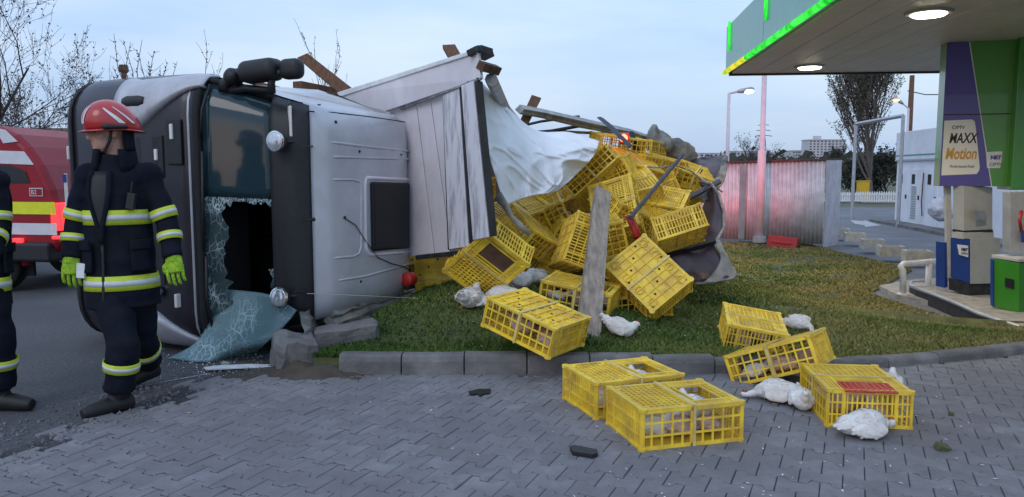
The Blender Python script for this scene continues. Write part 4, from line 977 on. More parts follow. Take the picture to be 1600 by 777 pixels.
bird(LZ(735, 464, .38), R(70), 0, 'white chicken sitting upright below the brown hatch, leftmost bird', GB, 1.15)
bird(LZ(752, 462, .38), R(-30), 1, 'small white chicken pressed against the leftmost sitting bird', GB, .7)
bird(LZ(785, 460, .36), R(160), 1, 'white chicken crouching just behind the upturned crate on the grass', GB, 1.1)
bird(LZ(808, 452, .38), R(20), 0, 'white chicken behind the crouching bird under the hatch crate', GB, 1.05)
bird(LZ(838, 446, .36), R(10), 2, 'white chicken lying against the crate left of the plank foot', GB, 1.0)
bird(LZ(963, 521, .2), R(-15), 0, 'white chicken on the grass right of the plank foot', GB, .95, tilt=(.1, .3))
bird(LZ(1246, 516, .12), R(-40), 2, 'white chicken lying alone on the open grass', GB, .95)
bird(G(1213, 626, .02), R(155), 1, 'soiled white chicken flat under the tilted crate', GB, 1.0)
bird(G(1252, 638, .02), R(-100), 0, 'white chicken beneath the right end of the tilted crate', GB, .85)
bird(G(1352, 681, .02), R(15), 1, 'white chicken in front of the crate with the red hatch', GB, 1.05, tilt=(0, -.1))
bird(G(1392, 612, .02), R(60), 0, 'white chicken behind the right side of the red hatch crate', GB, .85)
for k, n_, lab in (('C1', 5, 'white chicken crowded inside the nearest yellow crate'), ('C2', 5, 'white chicken inside the crate behind the nearest one'), ('C5', 4, 'white chicken inside the crate with the red hatch'), ('C4', 4, 'white chicken inside the tilted crate'), ('P23', 4, 'white chicken inside the crate behind the plank foot'), ('CG', 4, 'white chicken inside the upturned crate on the grass'), ('C3', 3, 'white chicken inside the crate on the grass edge')):
    mw = CRATES[k].matrix_world.copy(); flip_ = mw.to_3x3() @ Vector((0, 0, 1))
    zs = 1 if flip_.z > 0 else -1
    for i in range(n_):
        lx = lerp(-.17, .17, i/(n_-1))+rng.uniform(-.02, .02); ly_ = .075*(1 if i % 2 else -1)
        p = mw @ Vector((lx, ly_, -zs*(CH/2-.012))); e = mw.to_euler()
        b_ = bird(p, rng.uniform(0, 6.28), rng.choice((0, 1)), lab, 'chickens inside '+lab.split('inside ')[1], .72, pink=(i % 3 != 0 if k in ('C1', 'C2') else i % 4 != 0))
        b_.rotation_euler = (mw.to_3x3() @ Matrix.Rotation(math.pi if zs < 0 else 0, 3, 'X') @ Matrix.Rotation(rng.uniform(0, 6.28), 3, 'Z')).to_euler()
for k in ('C1', 'C2'):   # one head up in each open hatch
    mw = CRATES[k].matrix_world; lab = 'white chicken raising its back through the open hatch of the '+('nearest crate' if k == 'C1' else 'second crate')
    bird(mw @ Vector((.15, .03, -.06)), 2.0, 0, lab, 'chickens in open hatches', .95)
    if k == 'C2': bird(mw @ Vector((.12, -.07, -.05)), .4, 1, 'white chicken crouched in the open hatch of the second crate', 'chickens in open hatches', 1.0)
mw = CRATES['C5'].matrix_world; o = link(bpy.data.objects.new('red_hatch', cm['red_hatch'])); o.matrix_world = mw @ Matrix.Translation((.09, .0, .016)) @ Matrix.Rotation(.05, 4, 'Y'); tag(o, 'loose red grid hatch lying on a yellow crate', 'hatch')
mb = MB(); mb.tube([A(982, 338, 7.55), A(990, 352, 7.5), A(996, 372, 7.4)], [.03, .035, .03], 6, sx=1.6); ob('red_cloth', mb, m_red, smooth=True, label='red lashing strip hanging by the lower end of the bent rod', cat='strap')

# debris ------------------------------------------------------------
def shard(q, th, name, mat, label, cat):
    mb = MB(); P_ = [G(x, y, .024) for x, y in q]; mb.prism(P_, (0, 0, th)); return ob(name, mb, mat, bevel=.003, label=label, cat=cat)
shard([(732, 614), (748, 610), (767, 610), (766, 616), (756, 617), (750, 621), (745, 617), (734, 618)], .012, 'plastic_shard', m_black, 'black plastic fragment on the paving near the kerb', 'debris')
s2 = shard([(890, 703), (897, 701), (933, 708), (934, 714), (926, 716), (894, 711)], .022, 'plastic_shard', m_black, 'black ribbed plastic fragment in the middle of the paving', 'debris')
shard([(578, 522), (596, 520), (594, 527), (582, 528)], .25, 'plastic_shard', m_black, 'dark fragment on the grass in front of the cab roof', 'debris')
for i, (px, py, s_) in enumerate(((1472, 700, .028), (1486, 647, .016))):
    lump(G(px, py, .03), (s_*2.2, s_*2, s_*1.5), Euler((.2, .3, i)).to_matrix(), i+3, s_*.8, 'dirt_clod', ('dark clod of turf on the paving at the far right', 'small dark clod on the paving behind the turf clod')[i], 'clod', m_lawn)
g = MB()
for i in range(420):
    if i < 210: p = Vector((rng.gauss(1.6, 1.1), rng.uniform(3.0, 5.4), .0215))
    else:
        x, y = rng.uniform(-1, 3.5), 5.7+abs(rng.gauss(0, 1.2)); p = Vector((x, y, lawn_z(x, y)+.02))
    a = rng.random()*6.3; s_ = rng.uniform(.005, .014); d = Vector((math.cos(a), math.sin(a), 0)); n_ = Vector((-d.y, d.x, 0))
    g.add([p-d*s_, p+n_*s_*.4+Z*.003, p+d*s_+Z*.004, p-n_*s_*.4+Z*.003], [(0, 1, 2, 3)])
ob('loose_feathers', g, m_feath, kind='stuff', label='small white feathers scattered over the paving and grass', cat='feathers')
# ------------------------------------------------------------------ firefighters
def seg_pts(a, b, c, n=5):
    """smooth two-bone path a-b-c"""
    P_ = []
    for i in range(2*n+1):
        t = i/(2*n); q0 = a.lerp(b, min(1, t*2)) if t < .5 else b.lerp(c, t*2-1)
        qs = a*(1-t)**2+b*2*t*(1-t)+c*t*t; P_.append(q0.lerp(qs, .25))
    return P_
def person(J, face, label, torso_fwd):
    base = Vector(((J['ankL'].x+J['ankR'].x)/2, (J['ankL'].y+J['ankR'].y)/2, 0)); root = thing('person', base, label, 'person', 'firefighters')
    side = (J['shR']-J['shL']); side.z = 0; side.normalize(); fwd = Vector(torso_fwd).normalized()
    hip = (J['hipL']+J['hipR'])/2; neck = J['neck']; sh = (J['shL']+J['shR'])/2
    TR = [(-.10, .212, .175), (.0, .204, .165), (.16, .188, .15), (.34, .192, .15), (.48, .20, .145), (.57, .185, .125), (.615, .14, .105), (.66, .085, .085)]
    L_ = (neck-hip).length/.66
    def tc_(h): 
        t = h/.66; return hip.lerp(neck, t)
    def tring(h, off=0.0, n=28, a0=0, a1=2*math.pi):
        for k in range(len(TR)-1):
            if TR[k][0] <= h <= TR[k+1][0]: t = (h-TR[k][0])/(TR[k+1][0]-TR[k][0]); rx, ry = lerp(TR[k][1], TR[k+1][1], t), lerp(TR[k][2], TR[k+1][2], t); break
        c = tc_(h); return [c+side*((rx+off)*math.cos(a0+(a1-a0)*i/n))+fwd*((ry+off)*math.sin(a0+(a1-a0)*i/n)) for i in range(n)]
    fold = lambda c_: .010*nz3(c_*7)+.010*nz3(Vector((c_.x*5, c_.y*5, c_.z*13)))
    mb = MB(); mb.loft([tring(h) for h in [-.10, -.05, 0, .08, .16, .25, .34, .42, .48, .53, .57, .6, .615, .64, .66]])
    arms = {}
    for s_ in 'LR':
        pth = seg_pts(J['sh'+s_], J['el'+s_], J['wr'+s_]); rad = [.078, .078, .076, .073, .071, .069, .067, .065, .063, .062, .064]; arms[s_] = (pth, rad)
        mb.tube([J['sh'+s_].lerp(sh, .35)]+pth, [.09]+rad, 14); mb.ell(J['sh'+s_], (.09, .09, .085))
    mb.tube([neck-Z*.06, neck+Z*.03], [.10, .092], 16)       # collar
    ob('jacket', setmat(remeshed(mb, .013, 3, fold), m_suit), None, root)
    def tape(ringf, h0, h1, name='reflective_band'):
        for (a, b, m_, off) in ((h0, h1, m_lime, .009), (lerp(h0, h1, .32), lerp(h0, h1, .68), m_refl, .0115)):
            mb = MB(); mb.loft([ringf(lerp(a, b, k/2), off) for k in range(3)], cap=False); o = ob(name, mb, m_, root, smooth=True, solid=.004)
    tape(lambda h, o_: tring(h, o_), .33, .405); tape(lambda h, o_: tring(h, o_), -.005, .07)
    for s_ in 'LR':
        pth, rad = arms[s_]
        def aring(t, off, pth=pth, rad=rad, n=18):
            f = t*10; i = min(9, int(f)); u = f-i; c = pth[i].lerp(pth[i+1], u); r_ = lerp(rad[i], rad[i+1], u)+off
            d = (pth[i+1]-pth[i]).normalized(); a = d.cross(fwd).normalized(); b = a.cross(d); return [c+a*(r_*math.cos(2*math.pi*k/n))+b*(r_*math.sin(2*math.pi*k/n)) for k in range(n)]
        tape(aring, .36, .47); tape(aring, .66, .77)
    # collar, front flap, pockets, radio
    def strip(h0, h1, a0, a1, off, n=10, m=6): return MB().grid([[tring(lerp(h0, h1, i/n), off, 1, lerp(a0, a1, j/m), lerp(a0, a1, j/m))[0] for j in range(m+1)] for i in range(n+1)])
    hp2 = math.pi/2
    mb = MB(); mb.grid([[tring(lerp(.24, .60, i/10), .013, 1, a, a)[0] for a in [lerp(hp2+.22-.26*sm(i/8), hp2+.24+.30*sm(i/8), j/6) for j in range(7)]] for i in range(11)]); ob('open_front', mb, m_boot, root, smooth=True, solid=.006)
    mb = MB(); mb.tube([tring(lerp(.24, .60, i/10), .016, 1, hp2+.22-.28*sm(i/8), hp2+.22-.28*sm(i/8))[0] for i in range(11)], .016, 8); mb.tube([tring(lerp(.24, .60, i/10), .016, 1, hp2+.24+.31*sm(i/8), hp2+.24+.31*sm(i/8))[0] for i in range(11)], .014, 8); ob('front_edge', mb, m_suit, root, smooth=True)
    mb = MB(); mb.tube([tring(lerp(-.09, .24, i/6), .006, 1, hp2+.23, hp2+.23)[0] for i in range(7)], .010, 6); ob('front_seam', mb, m_boot, root, smooth=True)
    mb = MB(); mb.grid([[neck+side*(lerp(.125, .105, j/4)*math.cos(a))+fwd*(lerp(.125, .11, j/4)*math.sin(a))+Z*lerp(-.07, .065, j/4) for j in range(5)] for a in [hp2+.55+(2*math.pi-1.1)*i/24 for i in range(25)]]); ob('collar', mb, m_suit, root, smooth=True, solid=.022)
    for sg_ in (-1, 1):
        ob('pocket', strip(.09, .23, hp2+sg_*.85-.3, hp2+sg_*.85+.3, .02), m_suit, root, smooth=True, solid=.02)
        ob('pocket_flap', strip(.205, .255, hp2+sg_*.85-.33, hp2+sg_*.85+.33, .036), m_suit, root, smooth=True, solid=.012)
    pr = tring(.45, .035, 1, hp2-.6, hp2-.6)[0]; mb = MB(); mb.box(pr, (.05, .035, .10), Matrix.Rotation(.2, 3, 'Y')); mb.tube([pr+Z*.05, pr+Z*.12+side*.01], .006, 6); ob('radio', mb, m_black, root, bevel=.006)
    # trousers and boots
    mb = MB(); mb.ell(hip-Z*.02, (.165, .115, .14), Matrix.Rotation(math.atan2(side.y, side.x), 3, 'Z'))
    legs = {}
    for s_ in 'LR':
        a = J['ank'+s_]; pth = seg_pts(J['hip'+s_], J['kn'+s_], a+Z*.05); rad = [.118, .115, .11, .105, .10, .098, .096, .094, .094, .097, .10]; legs[s_] = (pth, rad); mb.tube(pth, rad, 16)
    ob('trousers', setmat(remeshed(mb, .014, 3, fold), m_suit), None, root)
    for s_ in 'LR':
        pth, rad = legs[s_]
        def lring(t, off, pth=pth, rad=rad, n=20):
            f = t*10; i = min(9, int(f)); u = f-i; c = pth[i].lerp(pth[i+1], u); r_ = lerp(rad[i], rad[i+1], u)+off
            d = (pth[i+1]-pth[i]).normalized(); a = d.cross(fwd).normalized(); b = a.cross(d); return [c+a*(r_*math.cos(2*math.pi*k/n))+b*(r_*math.sin(2*math.pi*k/n)) for k in range(n)]
        tape(lring, .67, .77)
        a, t_ = J['ank'+s_], J['toe'+s_]; d = (t_-a); d.z = 0; d.normalize(); up_ = J.get('lift'+s_, 0)
        mb = MB(); gz = t_.z
        heel = Vector((a.x, a.y, 0))-d*.075; 
        mb.tube([a+Z*.16, a+Z*.05, a], [.075, .07, .062], 14)
        sl = (t_-Vector((a.x, a.y, t_.z+up_))); 
        pts_ = [heel+Z*(gz+up_+.05), heel+d*.08+Z*(gz+up_*.8+.06), heel+d*.17+Z*(gz+up_*.5+.055), heel+d*.25+Z*(gz+up_*.2+.045), heel+d*.30+Z*(gz+.04)]
        mb.tube(pts_, [.052, .06, .055, .048, .036], 14, upv=(0, 0, 1))
        ob('boot', setmat(remeshed(mb, .009, 3), m_boot), None, root)
        mb = MB(); mb.tube([p-Z*.042 for p in pts_], [.05, .055, .056, .05, .03], 12, sx=1.0); mb.v = [(x, y, min(z, min(p.z for p in pts_)+.02) if False else z) for x, y, z in mb.v]
    # body: head, neck and the limbs inside the clothes, one surface
    f = Vector(face).normalized(); hs = f.cross(Z).normalized(); hu = hs.cross(f).normalized(); H = J['head']; rot = Matrix((hs, f, hu)).transposed()
    P3 = lambda a, b, c: H+(hs*a+f*b+hu*c)*1.04
    mb = MB()
    mb.ell(P3(0, -.01, .035), (.085, .106, .104), rot, 24, 16); mb.ell(P3(0, .035, -.045), (.066, .07, .082), rot, 20, 14); mb.ell(P3(0, .07, -.088), (.036, .03, .027), rot)
    mb.tube([P3(0, .088, .03), P3(0, .102, .0), P3(0, .112, -.022)], [.013, .016, .019], 8); mb.ell(P3(0, .108, -.026), (.022, .018, .013), rot)
    mb.ell(P3(0, .092, .037), (.055, .016, .012), rot); mb.ell(P3(0, .092, -.052), (.024, .012, .007), rot); mb.ell(P3(0, .09, -.064), (.022, .012, .008), rot)
    for s_ in (-1, 1): mb.ell(P3(s_*.076, -.005, -.005), (.012, .026, .034), rot); mb.ell(P3(s_*.045, .06, -.02), (.025, .025, .022), rot)
    mb.tube([P3(0, -.02, -.05), P3(0, -.025, -.1), neck-Z*.03, sh], [.064, .062, .06, .05], 14)
    mb.tube([hip, tc_(.3), tc_(.5), sh], [.08, .08, .07, .06], 12)
    for s_ in 'LR':
        mb.tube([sh, J['sh'+s_], J['el'+s_], J['wr'+s_]], [.06, .055, .045, .035], 10); mb.tube([hip, J['hip'+s_], J['kn'+s_], J['ank'+s_]], [.09, .085, .06, .045], 10)
    ob('body', setmat(remeshed(mb, .0075, 2), m_skin), None, root)
    for s_ in (-1, 1):
        mb = MB(); mb.ell(P3(s_*.032, .086, .014), (.012, .008, .008), rot, 12, 8); ob('eye', mb, m_ink, root, smooth=True)
        mb = MB(); mb.tube([P3(s_*.018, .104, .034), P3(s_*.036, .1, .04), P3(s_*.056, .085, .034)], [.005, .006, .004], 6); ob('eyebrow', mb, m_boot, root)
    mb = MB(); mb.tube([P3(-.018, .094, -.058), P3(0, .1005, -.058), P3(.018, .094, -.058)], .0025, 5); ob('mouth', mb, m_comb, root)
    # helmet: shell with brim, white flashes, lamp, chin strap, neck flap
    def dome(a, t, k=1.0): 
        return P3(math.sin(t)*math.cos(a)*.122*k, math.sin(t)*math.sin(a)*.155*k-.008-.02*(1-math.cos(t)), .052+math.cos(t)*.142*k-.025*max(0, -math.sin(a))*math.sin(t)**2)
    mb = MB(); mb.grid([[dome(2*math.pi*i/32, t) for t in [math.pi*.5*j/12 for j in range(13)]+[math.pi*.53, math.pi*.56]] for i in range(33)]); hel = ob('helmet', mb, m_hel, root, smooth=True, solid=.008)
    mb = MB(); mb.grid([[dome(2*math.pi*i/40, math.pi*.56), dome(2*math.pi*i/40, math.pi*.56, 1.0)+(P3(math.cos(2*math.pi*i/40), math.sin(2*math.pi*i/40), 0)-H).normalized()*(.022+.02*max(0, math.sin(2*math.pi*i/40)))-hu*.012] for i in range(41)]); ob('brim', mb, m_hel, hel, smooth=True, solid=.006)
    for a0, t0, a1, t1, w in ((1.15, .75, 1.45, 1.5, .05), (2.0, .75, 1.7, 1.5, .05), (2.75, .9, 3.3, 1.55, .10), (.4, .9, -.15, 1.55, .10), (3.15, .85, 3.75, 1.5, .06), (0, .85, -.6, 1.5, .06)):
        mb = MB(); mb.grid([[dome(lerp(a0, a1, i/8)+sgn*w*(.4+.8*i/8), lerp(t0, t1, i/8), 1.045) for sgn in (-1, 1)] for i in range(9)]); ob('helmet_flash', mb, m_white, hel, solid=.003)
    for s_ in (-1, 1):
        mb = MB(); mb.tube([P3(s_*.132, .06, .035), P3(s_*.142, .045, .034), P3(s_*.142, -.03, .03), P3(s_*.136, -.075, .028)], [.014, .016, .013, .011], 10); ob('helmet_lamp', mb, m_black, hel, smooth=True)
        mb = MB(); mb.tube([P3(s_*.085, -.0, .02), P3(s_*.082, .02, -.05), P3(s_*.05, .05, -.11), P3(0, .06, -.125)], .009, 6); ob('chin_strap', mb, m_black, hel)
    mb = MB(); mb.grid([[P3(.105*math.cos(a), .11*math.sin(a)-.02, .02-.13*j/4)+hu*0 for j in range(5)] for a in [math.pi+.35+(math.pi-.7)*i/12 for i in range(13)]]); ob('neck_flap', mb, m_suit, hel, smooth=True, solid=.012)
    # gloves: palm, four curled fingers, thumb
    for s_ in 'LR':
        w_ = J['wr'+s_]; d = (w_-J['el'+s_]).normalized(); d = (d+Vector((0, 0, -.6))).normalized(); sg = -1 if s_ == 'L' else 1
        inn = -fwd; ac = -side*sg; ac = (ac-d*ac.dot(d)).normalized()      # palm faces back, thumb towards the body
        mb = MB(); mb.tube([w_-d*.02, w_+d*.03], [.045, .042], 12)
        mb.tube([w_+d*.0, w_+d*.05, w_+d*.10], [.034, .036, .030], 14, upv=inn, sx=1.5)
        for k, (o_, ln) in enumerate(((.045, .085), (.016, .098), (-.014, .092), (-.043, .074))):
            a = w_+d*.085+ac*o_; b = a+d*ln*.45+inn*.004; c = b+d*ln*.38+inn*.016; e = c+d*ln*.17+inn*.02
            mb.tube([a-d*.03, a, b, c, e], [.0125, .0118, .011, .0105, .009], 8)
        a = w_+d*.035+ac*.045; mb.tube([a-ac*.01, a+ac*.018+d*.02+inn*.01, a+ac*.022+d*.05+inn*.022, a+ac*.014+d*.07+inn*.03], [.016, .0145, .013, .01], 8)
        ob('glove', setmat(remeshed(mb, .0038, 1), m_glove), None, root)
    return root
d1 = 4.86
J = dict(head=A(170, 208, d1), neck=A(180, 250, d1+.02), shL=A(138, 275, d1-.05), shR=A(231, 275, d1+.05), elL=A(118, 350, d1-.08), elR=A(262, 348, d1+.05), wrL=A(112, 404, d1-.14), wrR=A(271, 402, d1-.02),
         hipL=A(172, 448, d1-.03), hipR=A(212, 448, d1+.03), knL=A(194, 542, d1-.22), knR=A(222, 530, d1+.16), ankL=A(187, 622, d1-.18), ankR=A(231, 592, d1+.42), toeL=G(160, 648, .0), toeR=G(222, 612, .0))
J['ankL'].z = .10; J['ankR'].z = .13; J['liftR'] = .05
J['toeL'] = Vector((J['ankL'].x-.13, J['ankL'].y-.16, 0)); J['toeR'] = Vector((J['ankR'].x-.10, J['ankR'].y-.18, 0))
f1 = person(J, (-.76, -.64, -.08), 'firefighter in a red helmet and navy turnout suit walking past the cab', (.10, -.99, 0))
mb = MB(); mb.box(A(127, 423, d1-.16), (.05, .02, .09), Matrix.Rotation(.1, 3, 'Y')); ob('paper_note', mb, m_white, label='small white card in the hand of the walking firefighter', cat='card')
d2 = 4.78
J = dict(head=A(-56, 222, d2), neck=A(-42, 262, d2+.02), shL=A(-8, 285, d2-.12), shR=A(-82, 285, d2+.12), elL=A(-4, 352, d2-.16), elR=A(-102, 352, d2+.1), wrL=A(-18, 398, d2-.32), wrR=A(-98, 410, d2),
         hipL=A(-24, 452, d2-.05), hipR=A(-58, 452, d2+.06), knL=A(0, 535, d2-.08), knR=A(-75, 540, d2+.1), ankL=A(-2, 615, d2-.05), ankR=A(-105, 610, d2+.15), toeL=G(60, 632), toeR=G(-60, 632))
J['ankL'].z = .10; J['ankR'].z = .10
J['toeL'] = Vector((J['ankL'].x+.2, J['ankL'].y-.02, 0)); J['toeR'] = Vector((J['ankR'].x+.2, J['ankR'].y+.02, 0))
person(J, (.75, .6, 0), 'firefighter cropped by the left edge of the photo, striped sleeve showing', (.8, .55, 0))

# ------------------------------------------------------------------ red rescue van at the left
VD = 9.3
van = thing('rescue_van', G(40, 470, 0), 'red emergency van with white and yellow stripes behind the left firefighter', 'van')
ve = A(94, 400, VD); vx1 = ve.x; vy = VD                      # tail end x, near flank y
def V_(x, z, y=0.0): return Vector((vx1-x, vy+y+x*.18, z))    # x runs forward (to the left)
prof = [(.05, .52), (-.02, .62), (.0, 1.02), (.06, 1.28), (.2, 1.58), (.36, 1.80), (.52, 1.95), (.8, 2.06), (1.5, 2.12), (3.6, 2.12), (4.3, 1.95), (4.9, 1.3), (5.3, 1.05), (5.4, .5)]
mb = MB(); n_ = len(prof); YS = [(0, .06), (.03, .02), (.10, 0), (.95, 0), (1.8, 0), (1.87, .02), (1.9, .06)]
def inset(p, k): cx, cz = 2.6, 1.15; return (p[0]+(cx-p[0])*k*.5, p[1]+(cz-p[1])*k)
mb.loft([[V_(*inset(p, k), y=y) for p in prof] for y, k in YS]); body = ob('body', mb, m_van, van, smooth=False, bevel=.02)
def stripe(pts, mat, name='stripe', parent=None, th=.006):
    mb = MB(); mb.prism([V_(x, z, -.004) for x, z in pts], (0, -th, 0)); return ob(name, mb, mat, parent or body)
stripe([(.02, .98), (2.4, .98), (2.4, 1.13), (.03, 1.13)], m_vany); stripe([(.02, .73), (2.4, .73), (2.4, .87), (.02, .87)], m_vanw)
stripe([(.28, 1.58), (1.5, 1.62), (1.5, 1.78), (.40, 1.74)], m_vanw); stripe([(.48, 1.86), (.68, 1.84), (.78, 2.03), (.64, 2.0)], m_vanw)
stripe([(.9, 1.84), (1.15, 1.84), (1.2, 2.06), (.95, 2.06)], m_vanw); stripe([(1.35, 1.84), (1.6, 1.84), (1.66, 2.1), (1.4, 2.09)], m_vany)
q_ = stripe([(.18, 1.20), (.36, 1.20), (.36, 1.30), (.18, 1.30)], m_vanw, 'number_panel'); stripe([(.19, 1.21), (.35, 1.21), (.35, 1.29), (.19, 1.29)], m_van, 'panel_field', q_, .010)
def text(s_, loc, rot, size, mat, parent, name='lettering', align='LEFT', ext=.001, shear=0, sx=1.0, bold=0):
    cu = bpy.data.curves.new(name, 'FONT'); cu.body = s_; cu.size = size; cu.extrude = ext; cu.align_x = align; cu.shear = shear; cu.offset = bold; cu.materials.append(mat)
    o = link(bpy.data.objects.new(name, cu)); bpy.context.view_layer.update(); me = bpy.data.meshes.new_from_object(o.evaluated_get(bpy.context.evaluated_depsgraph_get()))
    bpy.data.objects.remove(o); o = link(bpy.data.objects.new(name, me)); o.rotation_euler = rot; o.scale = (sx, 1, 1)
    o.parent = parent; o.location = Vector(loc)-wloc(parent); return o
vr = math.atan2(-.18, 1.0)
text('B2', V_(.335, 1.225, -.018), (R(90), 0, vr), .075, m_vanw, q_)
stripe([(.35, 1.36), (1.3, 1.36), (1.3, 1.56), (.62, 1.58), (.4, 1.5)], m_pane, 'side_window')
mb = MB(); mb.hexa([V_(-.03, .78, .02), V_(.10, .78, -.015), V_(.10, .78, .25), V_(-.03, .78, .25)], [V_(-.01, 1.12, .02), V_(.09, 1.12, -.015), V_(.09, 1.12, .25), V_(-.01, 1.12, .25)])
ob('tail_lamp', mb, m_tail, body, bevel=.015)
mb = MB(); mb.box(V_(.03, .70, .02), (.10, .1, .04)); ob('reflector', mb, m_tail, body, bevel=.01)
mb = MB(); mb.box(V_(.28, .52, .9), (.72, 1.94, .24), Matrix.Rotation(-.18, 3, 'Z')); ob('rear_bumper', mb, m_black, body, bevel=.04, seg=3)
for x_ in (.95, 4.4):
    for y_ in (.1, 1.75):
        c = V_(x_, .34, y_); mb = MB(); mb.tube([c+Vector((0, t, 0)) for t in (-.12, -.09, .09, .12)], [.28, .34, .34, .28], 22); wh = ob('wheel', mb, m_rubber, van, smooth=True, bevel=.01)
        mb = MB(); mb.tube([c+Vector((0, -.125, 0)), c+Vector((0, -.118, 0))], .19, 16); ob('hub', mb, m_galv, wh)
mb = MB(); c = V_(.95, .34, -.02); mb.tube([c+Vector((.44*math.cos(t), 0, .44*math.sin(t))) for t in [math.pi*i/14 for i in range(15)]], .05, 8); ob('wheel_arch', mb, m_van, body, smooth=True)
mb = MB(); mb.box(V_(.52, .66, -.06), (.12, .05, .06)); ob('side_marker', mb, m_tail, body, bevel=.01)
mb = MB(); mb.box(V_(.6, .34, .2), (.18, .05, .3)); ob('mud_flap', mb, m_rubber, van)
# ------------------------------------------------------------------ filling station
SG = -.45                                                 # forecourt level
g = MB(); sxs = [5.2+1.2*i for i in range(30)]; sys_ = [8.2, 9, 10, 11, 12, 14, 16, 18, 20, 24, 28, 34, 42]
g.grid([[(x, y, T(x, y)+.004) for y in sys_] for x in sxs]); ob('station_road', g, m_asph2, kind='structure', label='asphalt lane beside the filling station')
def flat(pts, z, name, mat, lab):
    mb = MB(); mb.prism([(p[0], p[1], z) for p in pts], (0, 0, .004)); return ob(name, mb, mat, kind='structure', label=lab)
ar = [(1328, 344), (1351, 346), (1349, 344), (1377, 352), (1352, 355), (1351, 352), (1336, 350)]
flat([G(x, y, SG+.01) for x, y in ar], SG+.008, 'road_arrow', m_line, 'white direction arrow painted on the station lane')
flat([G(x, y, SG+.01) for x, y in ((1455, 360), (1478, 362), (1478, 366), (1460, 364))], SG+.008, 'road_arrow', m_line, 'pale painted dash on the station lane near the pumps')
# island: long rounded kerbed slab running away from the camera
IZ = -.25
il = [G(1600, 513, IZ), G(1560, 500, IZ), G(1528, 489, IZ), G(1495, 474, IZ), G(1460, 460, IZ), G(1432, 450, IZ), G(1422, 445, IZ), G(1424, 441, IZ), G(1445, 440, IZ)]
isl_poly = [(p.x, p.y) for p in il]+[(il[-1].x+1.2, il[-1].y+.1), (8.6, 9.0), (7.5, 7.8)]
isl = thing('pump_island', (6.6, 10.5, SG), 'raised concrete pump island with a pale metal edge', 'pump island')
mb = MB(); mb.prism([(x, y, SG-.1) for x, y in isl_poly], (0, 0, IZ-SG+.1)); ob('slab', mb, m_conc, isl)
mb = MB(); mb.tube([(x, y, IZ-.005) for x, y in isl_poly[:9]], .03, 6); ob('edge_rail', mb, m_galv, isl, smooth=True)
mb = MB(); mb.grid([[(x-.012, y-.006, SG-.05), (x-.012, y-.006, IZ-.02)] for x, y in isl_poly[:9]]); ob('kerb_face', mb, m_dkmet, isl)
ap = [G(1374, 448, SG+.06), G(1400, 443, SG+.06), G(1430, 438, SG+.06), G(1470, 436, SG+.06), G(1500, 480, SG+.06), G(1450, 472, SG+.06), G(1400, 462, SG+.06)]
mb = MB(); mb.prism([(p.x, p.y, SG-.05) for p in ap], (0, 0, .13)); ob('apron', mb, m_conc, kind='structure', label='concrete apron around the end of the pump island')
# guard rail
gr = thing('guard_rail', G(1407, 458, SG+.08), 'white bent tube guard rail at the end of the pump island', 'guard rail')
mb = MB(); a = G(1411, 460, SG+.08); top = A(1411, 418, a.y)
mb.tube([a, top-Z*.04, top+Vector((-.04, 0, .015)), top+Vector((.03, .05, .05)), A(1425, 412, a.y+.15), A(1455, 409, a.y+.3), A(1478, 408, a.y+.4)], .045, 12); ob('tube', mb, m_white, gr, smooth=True)
mb = MB(); mb.tube([a-Z*.02, a+Z*.015], .09, 12); ob('foot_plate', mb, m_white, gr)
e_ = A(1452, 410, a.y+.29); mb = MB(); mb.tube([e_, Vector((e_.x, e_.y, SG+.06))], .045, 10); ob('leg', mb, m_white, gr, smooth=True)

def qbox(q, th, mat, name, parent, bev=.004, vec=None):
    """front face given by pixel/depth corners, pushed back by th"""
    f = [A(*p) for p in q]; vec = Vector(vec) if vec else Vector((.09, 1, 0))*th
    mb = MB(); mb.add(f+[p+vec for p in f], [(0, 1, 2, 3), (7, 6, 5, 4), (0, 4, 5, 1), (1, 5, 6, 2), (2, 6, 7, 3), (3, 7, 4, 0)]); return ob(name, mb, mat, parent, bevel=bev)
def plate(q, off, mat, name, parent, th=.006):
    f = [A(*p) for p in q]; n_ = (f[1]-f[0]).cross(f[2]-f[0]).normalized()
    if n_.dot(C0-f[0]) < 0: n_ = -n_
    mb = MB(); mb.prism([p+n_*off for p in f], n_*th); return ob(name, mb, mat, parent)
# first dispenser
DP = 11.0; DQ = 10.75      # left/far edge and near corner depth
p1 = thing('fuel_dispenser', A(1512, 464, 10.9), 'blue and grey fuel dispenser below the purple sign', 'fuel dispenser', 'fuel dispensers on the island')
def dbox(x0, x1, x2, y0l, y0m, y0r, y1l, y1m, y1r, dl, dm, dr, name, mat1, mat2, parent):
    """two visible faces: left face x0-x1, right face x1-x2"""
    L0, M0, R0 = A(x0, y0l, dl), A(x1, y0m, dm), A(x2, y0r, dr); L1, M1, R1 = A(x0, y1l, dl), A(x1, y1m, dm), A(x2, y1r, dr)
    K0, K1 = L0+R0-M0, L1+R1-M1
    mb = MB(); mb.m = 0; mb.add([L0, M0, M1, L1], [(0, 1, 2, 3)]); mb.m = 1; mb.add([M0, R0, R1, M1], [(0, 1, 2, 3)]); mb.add([R0, K0, K1, R1, L0, L1], [(0, 1, 2, 3), (1, 4, 5, 2)]); mb.add([L0, M0, R0, K0], [(0, 1, 2, 3)]); mb.add([L1, M1, R1, K1], [(3, 2, 1, 0)])
    return ob(name, mb, [mat1, mat2], parent, bevel=.006)
dbox(1482, 1514, 1552, 434, 444, 444, 452, 464, 464, 11.05, 10.75, 10.85, 'plinth', m_dkmet, m_dkmet, p1)
low = dbox(1485, 1516, 1563, 371, 373, 372, 433, 444, 443, 11.03, 10.72, 10.85, 'lower_cabinet', m_navy, m_pumpw, p1)
